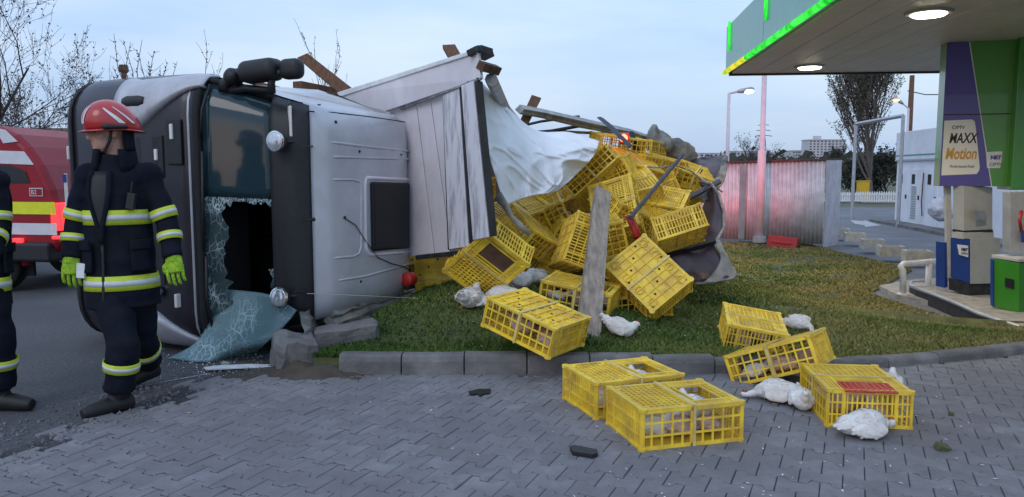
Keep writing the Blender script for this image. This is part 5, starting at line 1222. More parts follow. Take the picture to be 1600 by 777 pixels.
dbox(1489, 1506, 1551, 289, 291, 293, 359, 361, 359, 11.02, 10.86, 10.95, 'upper_cabinet', m_pumpw, m_pumpw, p1)
dbox(1488, 1506, 1552, 358, 361, 359, 362, 365, 363, 11.0, 10.84, 10.93, 'dark_band', m_dkmet, m_dkmet, p1)
dbox(1487, 1505, 1553, 361, 364, 362, 372, 374, 373, 11.03, 10.80, 10.95, 'hose_shelf', m_pumpw, m_pumpw, p1)
qbox([(1478, 290, 11.1), (1486, 290, 11.1), (1489, 436, 11.1), (1481, 434, 11.1)], .08, m_pumpw, 'post', p1)
plate([(1497, 382, 10.9), (1514, 384, 10.73), (1514, 402, 10.73), (1500, 398, 10.87)], .012, m_white, 'sticker', low)
plate([(1521, 329, 10.83), (1537, 329, 10.88), (1537, 344, 10.88), (1521, 344, 10.83)], .012, m_galv, 'keypad', p1)
st = A(1499.5, 391, 10.86); dir1 = math.atan2((A(1514, 384, 10.73)-A(1497, 382, 10.9)).y, (A(1514, 384, 10.73)-A(1497, 382, 10.9)).x)
text('NET', st+Vector((.0, -.04, .0)), (R(90), 0, dir1), .055, m_ink, p1, bold=.003); text('OMV', st+Vector((.0, -.04, -.055)), (R(90), 0, dir1), .05, m_ink, p1)
dbox(1462, 1476, 1481, 377, 379, 379, 447, 450, 449, 11.25, 11.1, 11.12, 'screen_panel', m_navy, m_navy, p1)
# second dispenser, green, at the right edge
p2 = thing('fuel_dispenser', A(1580, 490, 9.5), 'green fuel dispenser cut by the right edge of the photo', 'fuel dispenser', 'fuel dispensers on the island')
lw2 = dbox(1551, 1592, 1680, 404, 411, 406, 478, 492, 488, 9.75, 9.45, 9.6, 'lower_cabinet', m_greend, m_greend, p2)
plate([(1571, 434, 9.6), (1585, 437, 9.5), (1585, 452, 9.5), (1571, 448, 9.6)], .004, m_black, 'slot', lw2)
dbox(1549, 1592, 1680, 398, 405, 400, 403, 410, 405, 9.76, 9.44, 9.6, 'shelf', m_pumpw, m_pumpw, p2)
dbox(1547, 1552, 1556, 404, 406, 406, 477, 480, 480, 9.78, 9.72, 9.75, 'side_panel', m_navy, m_navy, p2)
dbox(1566, 1578, 1680, 300, 300, 298, 392, 396, 394, 9.75, 9.62, 9.8, 'upper_cabinet', m_galv, m_pumpw, p2)
plate([(1592, 360, 9.62), (1606, 360, 9.64), (1606, 378, 9.64), (1592, 378, 9.62)], .03, m_navy, 'nozzle_holder', p2, .05)
mb = MB(); mb.tube([A(1596, 330, 9.5), A(1593, 345, 9.45), A(1596, 362, 9.5)], .02, 8); ob('nozzle', mb, m_red, p2, smooth=True)
# sign column between the pumps and the canopy
CZ = 3.3
sg = thing('sign_column', A(1520, 300, 11), 'purple and green fuel sign hanging from the canopy above the pumps', 'sign')
SL, SR = A(1467.5, 291, 11.0), A(1578, 296, 10.75)
sd_ = (SR-SL); sd_.z = 0; sdn = sd_.normalized(); sn = Vector((sdn.y, -sdn.x, 0)); WS = sd_.length; zb, zt = SL.z, CZ+.02
def SP(u, v): return SL+sdn*(u*WS)+Z*(v*(zt-zb))          # sign-face coordinates 0..1
mb = MB(); mb.hexa([SP(0, 0), SP(1, 0), SP(1, 0)-sn*.35, SP(0, 0)-sn*.35], [SP(0, 1), SP(1, 1), SP(1, 1)-sn*.35, SP(0, 1)-sn*.35]); face_ = ob('sign_box', mb, m_green, sg, bevel=.004)
def splate(uv, off, mat, name, parent=None, th=.004):
    mb = MB(); mb.prism([SP(u, v)+sn*off for u, v in uv], sn*th); return ob(name, mb, mat, parent or sg)
splate([(.0, 0), (.735, 0), (.30, 1), (.0, 1)], .001, m_purp, 'purple_field'); splate([(.735, 0), (.75, 0), (.315, 1), (.30, 1)], .001, m_white, 'white_line')
splate([(0, .492), (1, .492), (1, .498), (0, .498)], .006, m_dkmet, 'panel_joint')
wp = splate([(.02, .075), (.52, .085), (.555, .11), (.555, .14), (.47, .40), (.45, .445), (.41, .46), (.02, .455)], .008, m_cream, 'white_panel')
stk = splate([(.66, .13), (.67, .125), (.84, .125), (.855, .14), (.86, .235), (.845, .24), (.64, .235), (.635, .225)], .008, m_white, 'sticker')
tr_ = (R(90), 0, math.atan2(sdn.y, sdn.x))
hh = zt-zb
text('OMV', SP(.13, .395)+sn*.014, tr_, .075, m_ink, wp); text('MAXX', SP(.10, .30)+sn*.014, tr_, .20, m_ink, wp, shear=.2, sx=.60, bold=.004)
text('Motion', SP(.055, .19)+sn*.014, tr_, .225, m_gold, wp, shear=.2, sx=.60, bold=.006); text('Performance Fuels', SP(.13, .128)+sn*.014, tr_, .062, m_ink, wp, shear=.2, sx=.66)
text('NET', SP(.70, .187)+sn*.014, tr_, .07, m_inkp, stk, bold=.005); text('OMV', SP(.69, .140)+sn*.014, tr_, .07, m_ink, stk)
mb = MB(); q0 = A(1579, 297, 10.6); mb.hexa([q0, q0+sdn*1.5, q0+sdn*1.5-sn*.6, q0-sn*.6], [Vector((p.x, p.y, CZ+.01)) for p in (q0, q0+sdn*1.5, q0+sdn*1.5-sn*.6, q0-sn*.6)]); ob('green_column', mb, m_greend, sg, bevel=.01)
# canopy
CF = Vector((4.02, 14.55, 0)); cd = Vector((-.094, -1, 0)).normalized(); cx_ = Vector((1, -.105, 0)).normalized(); CLN, CWD, FH = 12.0, 12.0, .86
can = thing('station_canopy', CF+Z*CZ, 'filling station canopy with a green lit edge and two ceiling lamps', 'canopy')
def CP(a, b, z): return CF+cd*a+cx_*b+Z*(CZ+z)
mb = MB(); mb.hexa([CP(.05, .05, .07), CP(.05, CWD, .07), CP(CLN, CWD, .07), CP(CLN, .05, .07)], [CP(.05, .05, FH-.03), CP(.05, CWD, FH-.03), CP(CLN, CWD, FH-.03), CP(CLN, .05, FH-.03)]); ob('roof_slab', mb, m_pumpw, can)
NB = 30
for i in range(NB):
    b0, b1 = .06+(CWD-.06)*i/NB+.004, .06+(CWD-.06)*(i+1)/NB-.004
    mb = MB(); mb.hexa([CP(.06, b0, .0), CP(.06, b1, .0), CP(CLN, b1, .0), CP(CLN, b0, .0)], [CP(.06, b0, .05), CP(.06, b1, .05), CP(CLN, b1, .05), CP(CLN, b0, .05)]); ob('soffit_board', mb, m_soff, can, bevel=.004, seg=1)
for a0, a1 in ((-.02, 2.98), (3.0, 5.98), (6.0, 8.98), (9, 12)):
    mb = MB(); mb.hexa([CP(a0, -.04, .02), CP(a1, -.04, .02), CP(a1, .05, .02), CP(a0, .05, .02)], [CP(a0, -.04, FH), CP(a1, -.04, FH), CP(a1, .05, FH), CP(a0, .05, FH)]); ob('fascia_panel', mb, m_teal, can, bevel=.004)
mb = MB(); mb.hexa([CP(-.04, -.03, .02), CP(-.04, CWD, .02), CP(.05, CWD, .02), CP(.05, .051, .02)], [CP(-.04, -.03, FH), CP(-.04, CWD, FH), CP(.05, CWD, FH), CP(.05, .051, FH)]); ob('fascia_panel', mb, m_teal, can, bevel=.004)
mb = MB(); mb.hexa([CP(-.03, .02, -.03), CP(-.03, CWD, -.03), CP(.06, CWD, -.03), CP(.06, .02, -.03)], [CP(-.03, .02, .018), CP(-.03, CWD, .018), CP(.06, CWD, .018), CP(.06, .02, .018)]); ob('edge_trim', mb, m_dkmet, can)
mb = MB(); mb.tube([CP(1.9, -.06, .03), CP(CLN, -.06, .03)], .043, 8); ob('light_strip', mb, m_led, can, smooth=True)
mb = MB(); mb.tube([CP(-.03, -.06, .03), CP(1.9, -.06, .03)], .043, 8); ob('light_strip', mb, m_ledo, can, smooth=True)
for a in (.35, 3.2, 6.05):
    mb = MB(); mb.hexa([CP(a-.05, -.075, FH-.48), CP(a+.05, -.075, FH-.48), CP(a+.05, -.045, FH-.48), CP(a-.05, -.045, FH-.48)], [CP(a-.05, -.075, FH+.03), CP(a+.05, -.075, FH+.03), CP(a+.05, -.045, FH+.03), CP(a-.05, -.045, FH+.03)]); ob('light_bar', mb, m_led, can)
for px, py in ((1265, 105), (1451, 21)):
    v = ray(px, py); c = C0+v*((CZ-.02-CAM_H)/v.z)
    mb = MB(); mb.tube([c+Z*.02, c-Z*.012], [.26, .24], 24); lh = ob('ceiling_lamp', mb, m_galv, can)
    mb = MB(); mb.tube([c-Z*.013, c-Z*.03, c-Z*.04], [.19, .17, .08], 24); ob('lamp_diffuser', mb, m_lamp, lh, smooth=True)
    l_ = bpy.data.lights.new('ceiling_lamp_light', 'SPOT'); l_.energy = 260; l_.color = (1, .82, .58); l_.spot_size = R(150); l_.spot_blend = .8; l_.shadow_soft_size = .2
    lo2 = link(bpy.data.objects.new('ceiling_lamp_light', l_)); lo2.location = c-Z*.08
# planters
pl = [(1292, 363, .26), (1312, 369, .28), (1335, 377, .30), (1362, 388, .32), (1391, 400, .34), (1432, 408, .36)]
for i, (px, py, s_) in enumerate(pl):
    p = G(px, py, -.32); w = .5; mb = MB()
    c = Vector((p.x, p.y, -.34)); rz_ = Matrix.Rotation(-.25, 3, 'Z')
    for dx, dy, sx_, sy_ in ((0, -.17, w, .06), (0, .17, w, .06), (-w/2+.03, 0, .06, .28), (w/2-.03, 0, .06, .28)): mb.box(c+rz_ @ Vector((dx, dy, .13)), (sx_, sy_, .22), rz_)
    th_ = thing('concrete_planter', c, ('farthest small concrete planter by the metal fence', 'second concrete planter from the metal fence', 'third concrete planter from the metal fence', 'fourth concrete planter from the metal fence', 'fifth concrete planter, nearest the open lawn corner', 'concrete planter behind the white guard rail')[i], 'planter', 'planters along the lawn edge')
    ob('trough', mb, m_plant, th_, bevel=.008); mb = MB(); mb.box(c+Z*.17, (w-.1, .28, .06), rz_); ob('soil', mb, m_soil, th_)

# ------------------------------------------------------------------ corrugated metal fence
F0, F1 = Vector((4.4, 22.0, 0)), Vector((7.78, 19.15, 0)); fd = (F1-F0); FL_ = fd.length; fd.normalize(); fn = Vector((fd.y, -fd.x, 0))
fen = thing('metal_fence', F1, 'corrugated steel sheet fence lit red behind the lawn', 'fence')
ns = 6
for i in range(ns):
    a, b = FL_*i/ns, FL_*(i+1)/ns; rows = []
    for k in range(41):
        t = lerp(a+.003, b-.003, k/40); w_ = math.sin((t/.105)*2*math.pi); w_ = math.copysign(abs(w_)**.5, w_)
        p = F0+fd*t+fn*(.018*w_+(.004 if i % 2 else 0)); zt_ = 1.66+.10*t/FL_; zb_ = -.32
        rows.append([p+Z*zb_, p+Z*(.5+.0), p+Z*zt_])
    ob('steel_sheet', MB().grid(rows), m_corrg if i == 3 and False else m_corr, fen, smooth=True, solid=.004)
mb = MB(); a = F0+fd*(FL_*.50); mb.hexa([a+fn*.03-Z*.3, a+fd*.18+fn*.03-Z*.3, a+fd*.18+fn*.04-Z*.3, a+fn*.04-Z*.3], [a+fn*.03+Z*1.68, a+fd*.18+fn*.03+Z*1.68, a+fd*.18+fn*.04+Z*1.68, a+fn*.04+Z*1.68]); ob('cover_strip', mb, m_corrg, fen)
mb = MB(); mb.hexa([F0+fn*.05+Z*1.68, F1+fn*.05+Z*1.78, F1-fn*1.2+Z*1.8, F0-fn*1.2+Z*1.7], [F0+fn*.05+Z*1.72, F1+fn*.05+Z*1.82, F1-fn*1.2+Z*1.84, F0-fn*1.2+Z*1.74]); ob('roof_sheet', mb, m_rust, fen)
mb = MB(); e_ = F1-fn*1.15; mb.hexa([F1-fn*.03-Z*.4, F1+fd*.03-fn*.03-Z*.4, e_+fd*.03-Z*.4, e_-Z*.4], [F1-fn*.03+Z*1.77, F1+fd*.03-fn*.03+Z*1.77, e_+fd*.03+Z*1.79, e_+Z*1.79]); ob('end_sheet', mb, m_corr, fen)
rb = thing('plastic_barrier', G(1245, 355, -.1), 'low red plastic barrier leaning at the foot of the metal fence', 'barrier')
ctr = F0+fd*(FL_*.80)+fn*.35; z0 = lawn_z(ctr.x, ctr.y)
mb = MB(); rot_ = Matrix.Rotation(math.atan2(fd.y, fd.x), 3, 'Z') @ Matrix.Rotation(-.25, 3, 'X') @ Matrix.Rotation(.06, 3, 'Y'); mb.box(ctr+Z*(z0+.10), (.78, .12, .34), rot_); ob('body', mb, m_red, rb, bevel=.03, seg=3)
mb = MB(); mb.box(ctr+rot_ @ Vector((0, -.07, .0))+Z*(z0+.10), (.5, .04, .05), rot_); ob('moulded_rib', mb, m_red, rb, bevel=.01)
mb = MB(); mb.box(ctr+fd*.40+Z*(z0+.02), (.06, .14, .12), rot_); ob('coupling', mb, m_black, rb)
# poles
fp = thing('flag_pole', A(1186, 352, 19.5), 'tall pale pole standing in front of the metal fence', 'pole')
b_ = A(1187, 350, 19.0); mb = MB(); mb.tube([Vector((b_.x, b_.y, -.2)), Vector((b_.x, b_.y, 2)), Vector((b_.x, b_.y, 2.02)), Vector((b_.x, b_.y, 7))], [.10, .10, .065, .05], 12); ob('shaft', mb, m_pole, fp, smooth=True)
mb = MB(); mb.tube([Vector((b_.x, b_.y, -.25)), Vector((b_.x, b_.y, -.1))], .16, 12); ob('foot_plate', mb, m_galv, fp)
def street_lamp(px, pybase, d, ztop, arm, label, mat=m_pole, glow=m_lampw):
    b = A(px, 300, d); t = thing('street_lamp', (b.x, b.y, T(b.x, b.y)), label, 'street lamp'); zb_ = T(b.x, b.y)-.2
    mb = MB(); mb.tube([Vector((b.x, b.y, zb_)), Vector((b.x, b.y, ztop))], [.09, .055], 10); ob('post', mb, mat, t, smooth=True)
    e = Vector((b.x, b.y, ztop))+Vector(arm); mb = MB(); mb.tube([Vector((b.x, b.y, ztop-.02)), e], .04, 8); ob('arm', mb, mat, t)
    dr = Vector(arm).normalized(); mb = MB(); mb.tube([e-dr*.05, e+dr*.1, e+dr*.5, e+dr*.6], [.05, .09, .10, .05], 10, sx=1.0); hd_ = ob('lamp_head', mb, m_galv, t, smooth=True)
    mb = MB(); mb.ell(e+dr*.4-Z*.06, (.20, .12, .09), None, 14, 8); ob('lamp_glow', mb, glow, hd_, smooth=True); return t
street_lamp(1135, 0, 30, 4.5, (.35, 0, .06), 'lit street lamp on a slim post left of the canopy', glow=emit('cool_lamp_glow', (1, .9, .68), 12))
street_lamp(1413, 0, 42, 4.9, (-.35, 0, .25), 'lit orange street lamp in front of the tall poplar')
# height-limit portal
hp_ = thing('height_portal', A(1370, 315, 30), 'grey tube portal over the station lane in front of the poplar', 'portal')
l1, l2 = A(1332, 316, 31), A(1404, 330, 27); zt1, zt2 = A(1332, 194, 31).z, A(1404, 181, 27).z
for nm, pa, pb in (('post', Vector((l1.x, l1.y, SG-.1)), Vector((l1.x, l1.y, zt1))), ('post', Vector((l2.x, l2.y, SG-.1)), Vector((l2.x, l2.y, zt2))), ('crossbeam', Vector((l1.x, l1.y, zt1)), Vector((l2.x, l2.y, zt2)))):
    mb = MB(); mb.tube([pa, pb], .07, 4); ob(nm, mb, m_galv, hp_)
up_ = thing('utility_pole', A(1416, 300, 48), 'brown wooden utility pole with a slack wire behind the poplar', 'utility pole')
b_ = A(1416, 300, 48); mb = MB(); mb.tube([Vector((b_.x, b_.y, -.5)), Vector((b_.x, b_.y, A(1416, 118, 48).z))], [.2, .14], 10); ob('pole', mb, m_woodb, up_, smooth=True)
mb = MB(); a, c = A(1418, 142, 48), A(1474, 148, 48); mb.tube([a, a.lerp(c, .5)-Z*.12, c, c+(c-a)*4+Z*.5], .03, 4); ob('wire', mb, m_black, up_)
# picket fence
pf = thing('picket_fence', A(1340, 315, 52), 'low white picket fence across the end of the lane', 'fence')
fa, fb = A(1283, 314, 50), A(1400, 314, 46); N_ = 34; mb0 = None
for i in range(N_):
    p = fa.lerp(fb, i/(N_-1)); z_ = p.z; mb = MB(); mb.hexa([p+Vector((-.05, 0, -.1)), p+Vector((.05, 0, -.1)), p+Vector((.05, .03, -.1)), p+Vector((-.05, .03, -.1))], [p+Vector((-.05, 0, .5)), p+Vector((.05, 0, .5)), p+Vector((.05, .03, .5)), p+Vector((-.05, .03, .5))]); mb.add([p+Vector((-.05, 0, .5)), p+Vector((.05, 0, .5)), p+Vector((0, 0, .6))], [(0, 1, 2)]); ob('picket', mb, m_white, pf)
for h in (.0, .38): mb = MB(); mb.tube([fa+Z*h+Vector((0, .04, 0)), fb+Z*h+Vector((0, .04, 0))], .035, 4); ob('rail', mb, m_white, pf)
mb = MB(); mb.box(fa.lerp(fb, .5)-Z*.3+Vector((0, -.05, 0)), ((fb-fa).length, .3, .5)); ob('far_kerb', mb, m_kerb, kind='structure', label='kerb below the picket fence')
yb = A(1348, 300, 54); mb = MB(); mb.box(yb+Z*.1, (.72, .5, 1.3)); yo = thing('cabinet', yb-Z*.5, 'yellow utility cabinet behind the picket fence', 'cabinet'); ob('housing', mb, m_yellowbox, yo, bevel=.03)
mb = MB(); mb.box(yb+Z*.76, (.8, .56, .06)); ob('lid', mb, m_yellowbox, yo)
# service building
sb = thing('service_building', A(1440, 330, 28), 'pale flat service building with doors and a green trim line', 'building')
B0, B1 = A(1398.5, 324, 29.5), A(1486, 344, 24.5); bd_ = (B1-B0); bd_.z = 0; BL_ = bd_.length; bd_.normalize(); bn = Vector((bd_.y, -bd_.x, 0)); BZ0 = SG; BH = A(1402, 207, 29.3).z-BZ0
def BP(u, v, o=0.0): return Vector((B0.x, B0.y, BZ0))+bd_*u+Z*v+bn*o
def bbox(u0, u1, v0, v1, o0, o1, name, mat, parent=sb, bev=.005):
    mb = MB(); mb.hexa([BP(u0, v0, o1), BP(u1, v0, o1), BP(u1, v0, o0), BP(u0, v0, o0)], [BP(u0, v1, o1), BP(u1, v1, o1), BP(u1, v1, o0), BP(u0, v1, o0)]); return ob(name, mb, mat, parent, bevel=bev)
bbox(0, BL_+4, -.1, BH, -4, 0, 'wall', m_bldg); bbox(-.06, BL_+4, BH*.70, BH*.995, -.5, .05, 'parapet', m_bldg); bbox(-.062, BL_+4, BH*.735, BH*.75, -.4, .062, 'green_trim', m_green_line); bbox(-.061, BL_+4, BH*.68, BH*.70, -.4, .07, 'drip_edge', m_galv)
for u0 in (.35, 1.55, 3.0):
    dr_ = bbox(u0, u0+.95, .08, 2.02, -.02, .04, 'door', m_bldg); bbox(u0+.12, u0+.42, 1.5, 1.85, .0, .05, 'vent_window', m_pane, dr_)
    if u0 == 1.55:
        for k in range(14): bbox(u0+.15, u0+.6, .25+k*.085, .31+k*.085, .0, .055, 'louvre_slat', m_galv, dr_, 0)
    bbox(u0+.82, u0+.88, .95, 1.1, .0, .08, 'handle', m_dkmet, dr_)
mb = MB(); mb.tube([BP(2.75, 1.9, .05), BP(2.72, .9, .06), BP(2.8, .4, .05)], .02, 5); ob('cable', mb, m_dkmet, sb)
mb = MB(); mb.hexa([BP(-.4, -.1, .8), BP(BL_+5, -.1, .8), BP(BL_+5, -.1, -.0), BP(-.4, -.1, 0)], [BP(-.4, .1, .8), BP(BL_+5, .1, .8), BP(BL_+5, .1, -.0), BP(-.4, .1, 0)]); ob('station_kerb', mb, m_kerb, kind='structure', label='raised footway in front of the service building')
mb = MB(); c = A(1467, 326, 24); mb.ell(c, (.32, .3, .34)); mb.ell(c+Vector((.15, 0, -.15)), (.34, .3, .25)); mb.ell(c+Vector((.1, 0, .3)), (.14, .12, .12))
ob('wrapped_bundle', setmat(remeshed(mb, .03, 1, lambda c_: .05*nz3(c_*5)+.03*abs(nz3(c_*12))), m_bag), None, label='pale plastic wrapped bundle beside the service building', cat='bundle')

# ------------------------------------------------------------------ trees
def tree_mesh(base, height, seed, spread_=.45, upw=.5, levels=4, kids=(7, 5, 4, 3), trunk_r=.12, leaf=0, leaf_s=.05, start=.25, ln_f=.55, sides=(8, 6, 4, 3), crown=1.0, jit=.25):
    rr = random.Random(seed); w = MB(); lf = MB(); base = Vector(base)
    def grow(p, d, ln, r_, lv):
        n_ = 5 if lv < 2 else 4; pts_ = [p.copy()]; rad = [r_]; q = p.copy(); dd = d.copy()
        for i in range(n_):
            dd = (dd+Vector((rr.gauss(0, jit), rr.gauss(0, jit), rr.gauss(0, jit*.6)))*.45+Z*upw*.12*(lv > 0)).normalized(); q = q+dd*(ln/n_); pts_.append(q.copy()); rad.append(max(.0025, r_*(1-.72*(i+1)/n_)))
        w.tube(pts_, rad, sides[min(lv, 3)], cap=False)
        if leaf and lv >= levels-(3 if levels == 5 and leaf > 8 else 2):
            for _ in range(leaf):
                t = rr.random(); i = min(n_-1, int(t*n_)); c = pts_[i].lerp(pts_[i+1], t*n_-i)+Vector((rr.gauss(0, leaf_s), rr.gauss(0, leaf_s), rr.gauss(0, leaf_s)))
                a = Vector((rr.gauss(0, 1), rr.gauss(0, 1), rr.gauss(0, 1))).normalized(); b = a.cross(Vector((rr.gauss(0, 1), rr.gauss(0, 1), rr.gauss(0, 1)))).normalized(); s_ = leaf_s*rr.uniform(.5, 1.1)
                lf.add([c-a*s_, c+b*s_*.6, c+a*s_, c-b*s_*.6], [(0, 1, 2, 3)])
        if lv < levels-1:
            k = kids[lv]
            for i in range(k):
                t = lerp(start if lv == 0 else .25, 1.0, (i+rr.random())/k); j = min(n_-1, int(t*n_)); c = pts_[j].lerp(pts_[j+1], t*n_-j)
                az = rr.random()*6.283; sd = dd.cross(Vector((math.cos(az), math.sin(az), .3))).normalized(); nd = (dd*(1-spread_)+sd*spread_+Z*upw*.35).normalized()
                grow(c, nd, ln*ln_f*rr.uniform(.75, 1.15)*(1.25-.5*t if lv == 0 else 1)*crown**(lv == 0), max(.004, rad[j]*.55), lv+1)
    grow(base, Z, height, trunk_r, 0)
    return w, lf
def tree(base, label, name='tree', leafm=None, barkm=None, group=None, **k):
    t = thing(name, base, label, 'tree', group); w, lf = tree_mesh(base, **k); ob('trunk', w, barkm or m_bark, t, smooth=True)
    if lf.v: ob('crown', lf.mesh('crown', leafm or m_bud), None, t)
    return t
pb = A(1362, 288, 56)
tree((pb.x, pb.y, -.3), 'tall poplar with rising branches and thin spring leaf under the canopy', 'poplar_tree', m_leafp, m_bark2, height=11.5, seed=11, spread_=.45, upw=1.0, levels=5, kids=(44, 7, 5, 3), trunk_r=.15, leaf=9, leaf_s=.075, start=.03, ln_f=.48, crown=1.0, jit=.16)
for i, (px, dd, h, s_, lab) in enumerate(((1385, 60, 3.6, 5, 'dark leafy bush at the right foot of the poplar'), (1352, 62, 3.2, 8, 'dark leafy bush at the left foot of the poplar'))):
    p = A(px, 300, dd); tree((p.x, p.y, -.4), lab, 'bush', m_leafd, m_bark, height=h*.6, seed=s_, spread_=.6, upw=.25, levels=4, kids=(12, 8, 6, 4), trunk_r=.08, leaf=10, leaf_s=.13, start=.05, ln_f=.75)
# left background: bare trees with buds, behind the van and the cab
for px, py, dd, h, s_, lab, lf_, tr in ((-60, 300, 13, 3.5, 3, 'bare budding tree at the left edge behind the van', 2, .055), (46, 300, 16, 2.6, 21, 'leggy bare tree between the van and the cab', 3, .045), (10, 300, 17, 2.9, 33, 'dark thin tree behind the roof of the van', 4, .045)):
    p = A(px, py, dd); tree((p.x, p.y, 0), lab, 'bare_tree', m_bud, m_bark, group='bare trees along the road', height=h, seed=s_, spread_=.5, upw=.5, levels=5, kids=(9, 5, 4, 3), trunk_r=tr, leaf=lf_, leaf_s=.028, start=.2, ln_f=.58)
shr = thing('shrub', A(222, 300, 12)*1.0, 'spray of bare upright twigs rising behind the cab', 'shrub', 'bare shrubs behind the lorry'); shr.location.z = 0
for (bx, tx, ty) in ((205, 178, 53), (210, 192, 62), (214, 204, 66), (218, 222, 62), (224, 214, 78), (232, 240, 82), (240, 262, 98), (246, 277, 96), (222, 232, 96), (238, 250, 104), (212, 176, 104)):
    b0, b1 = A(lerp(222, bx, .3), 300, 12), A(bx, 160, 12.05); t1 = A(tx, ty, 12.1); b0.z = 0; mb = MB(); mid = b1.lerp(t1, .5)+Vector((rng.gauss(0, .05), rng.gauss(0, .1), 0)); mb.tube([b0, b1, mid, t1], [.016, .009, .006, .003], 5)
    for k in range(12):
        t = rng.random(); c = b1.lerp(mid, t*2) if t < .5 else mid.lerp(t1, t*2-1); d = Vector((rng.gauss(0, 1), rng.gauss(0, 1), rng.random()+.4)).normalized()
        mb.tube([c, c+d*rng.uniform(.03, .12)], [.004, .002], 3); mb.ell(c+d*.02, (.008, .008, .013), None, 5, 4)
    ob('branch', mb, m_bark, shr)
for px, top, dd, s_, lab in ((300, 118, 13, 9, 'single bare twig showing above the cab'), (505, 118, 14, 14, 'small bare twigs behind the cab roof'), (545, 125, 15, 19, 'faint twigs above the white headboard')):
    p = A(px, 300, dd); h = A(px, top, dd).z; tree((p.x, p.y, 0), lab, 'shrub', m_bud, m_bark, group='bare shrubs behind the lorry', height=h*(1.0 if px == 225 else 1.0), seed=s_, spread_=.30, upw=.9, levels=3, kids=(14 if px == 225 else 5, 4, 3), trunk_r=.03, leaf=5, leaf_s=.02, start=.3, ln_f=.42, sides=(6, 4, 4, 3))
for px, dd, h, s_, lab in ((70, 19, 2.2, 4, 'dark tangled hedge bush right behind the van'), (20, 21, 2.5, 6, 'dark tangled hedge bush behind the van roof'), (120, 20, 2.0, 7, 'dark hedge bush beside the cab bumper')):
    p = A(px, 300, dd); tree((p.x, p.y, 0), lab, 'hedge_bush', m_leafd, m_bark, group='hedge behind the van', height=h*.6, seed=s_, spread_=.65, upw=.2, levels=4, kids=(12, 7, 6, 4), trunk_r=.06, leaf=7, leaf_s=.05, start=.05, ln_f=.8)
# cottage beyond the hedge
hb_ = A(100, 300, 34); hs_ = thing('cottage', (hb_.x, hb_.y, 0), 'small pale house with a brown roof beyond the hedge', 'house')
mb = MB(); mb.box((hb_.x, hb_.y+2, 1.2), (5, 4, 2.6)); ob('wall', mb, m_bldg, hs_)
mb = MB(); mb.prism([(hb_.x-2.8, hb_.y-.3, 2.4), (hb_.x-2.8, hb_.y+4.3, 2.4), (hb_.x-2.8, hb_.y+2, 3.5)], (5.6, 0, 0)); ob('roof', mb, m_rust, hs_)
mb = MB(); mb.box((hb_.x+.6, hb_.y-.02, 1.3), (.9, .1, .9)); ob('window', mb, m_pane, hs_)
# ------------------------------------------------------------------ far skyline
def block(px0, px1, py0, py1, d, label, name='apartment_block', floors=9, bays=9, mat=None):
    a, b = A(px0, py1, d), A(px1, py0, d); t = thing(name, ((a.x+b.x)/2, d, a.z), label, 'building', 'far buildings'); m_ = mat or m_bldgf; zb_ = a.z-15
    mb = MB(); mb.box(((a.x+b.x)/2, d+8, (b.z+zb_)/2), (b.x-a.x, 16, b.z-zb_)); wl = ob('wall', mb, m_, t)
    mb = MB(); mb.box(((a.x+b.x)/2, d+8, b.z+.3), (b.x-a.x+.8, 16.8, .6)); ob('roof', mb, m_, t)
    if floors:
        fh = (b.z-a.z)/floors; bw = (b.x-a.x)/bays
        for i in range(floors):
            for j in range(bays):
                mb = MB(); mb.box((a.x+bw*(j+.5), d-.02, a.z+fh*(i+.5)), (bw*.5, .3, fh*.45)); ob('window', mb, m_win, wl)
    return t
t = block(1263, 1322, 219, 252, 620, 'pale high-rise block on the skyline left of the poplar', floors=8, bays=10)
a = A(1283, 214, 620); mb = MB(); mb.box((a.x, 628, a.z-1), (5, 5, 4)); ob('lift_tower', mb, m_bldgf, t)
block(1238, 1262, 236, 250, 640, 'low grey block left of the high-rise', floors=3, bays=6)
block(1195, 1237, 239, 250, 660, 'long low building on the skyline behind the pale pole', floors=2, bays=8)
block(1140, 1185, 237, 250, 650, 'long low building on the skyline left of the pale pole', floors=2, bays=8)
block(1085, 1130, 240, 252, 680, 'distant low building just right of the load', floors=2, bays=6)
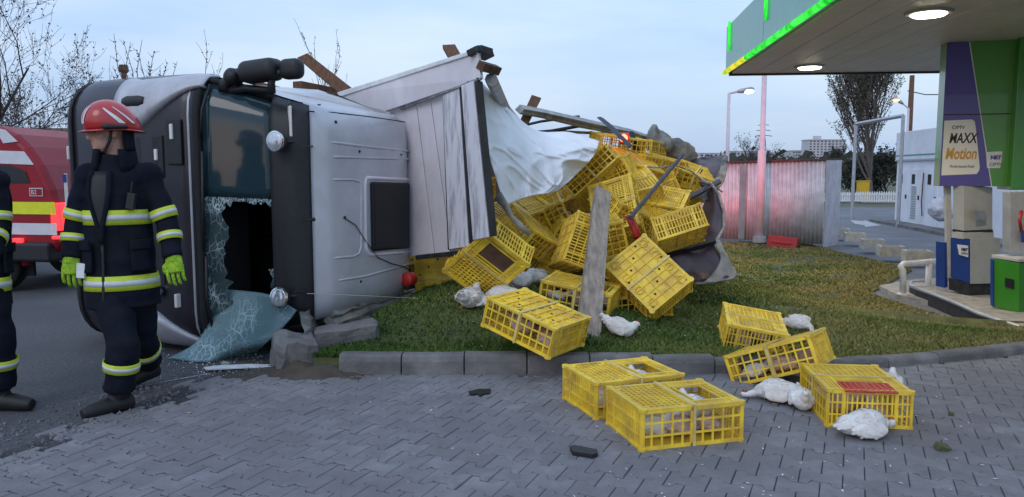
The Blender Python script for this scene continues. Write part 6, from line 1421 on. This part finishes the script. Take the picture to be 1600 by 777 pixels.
py_ = thing('pylon', A(1193, 248, 500), 'distant steel lattice pylon behind the pale pole', 'pylon'); a = A(1193, 250, 500); b = A(1193, 190, 500)
mb = MB()
for s_ in (-1, 1): mb.tube([a+Vector((s_*2, 0, 0)), b+Vector((s_*.3, 0, 0))], .22, 4)
for k in range(8): t0, t1 = k/8, (k+1)/8; mb.tube([(a+Vector((2, 0, 0))).lerp(b, t0), (a-Vector((2, 0, 0))).lerp(b, t1)], .12, 4)
ob('lattice', mb, m_dkmet, py_)
for h, w_ in ((.62, 5.5), (.76, 4.5), (.9, 3.5)): mb = MB(); c = a.lerp(b, h); mb.tube([c-Vector((w_, 0, 0)), c+Z*.6, c+Vector((w_, 0, 0))], .2, 4); ob('cross_arm', mb, m_dkmet, py_)
# far belt of scrub that reads as one mass
g = MB(); rr = random.Random(5)
for i in range(5200):
    x = rr.uniform(-260, 330); y = rr.uniform(150, 320); s_ = rr.uniform(.6, 2.2); z = T(x, y)+abs(rr.gauss(0, 1.5))*(1+.8*nz3((x*.03, y*.03, 0)))
    a = Vector((rr.gauss(0, 1), rr.gauss(0, .3), rr.gauss(0, .8))).normalized()*s_; b = Vector((rr.gauss(0, .5), rr.gauss(0, .3), 1)).normalized()*s_*.8; c = Vector((x, y, z))
    g.add([c-a, c-b*.6, c+a, c+b], [(0, 1, 2, 3)])
ob('scrub_belt', g, m_leafd, kind='stuff', label='dark belt of scrub along the skyline', cat='scrub')
p = A(1150, 268, 120)
for i, (px, dd, h, s_, lab) in enumerate(((1160, 110, 4.6, 2, 'bare tree on the skyline left of the pale pole'), (1178, 115, 5.2, 12, 'bare tree on the skyline touching the pale pole'), (1212, 120, 4.2, 13, 'bare tree on the skyline right of the pale pole'), (1310, 130, 4.0, 15, 'rounded tree in front of the high-rise'))):
    p = A(px, 275, dd); tree((p.x, p.y, T(p.x, p.y)-.2), lab, 'far_tree', m_leafd, m_bark, group='far trees', height=h, seed=s_, spread_=.5, upw=.4, levels=4, kids=(8, 6, 5, 3), trunk_r=.16, leaf=(1 if i < 3 else 14), leaf_s=.12, start=.2, ln_f=.55, sides=(5, 4, 3, 3))
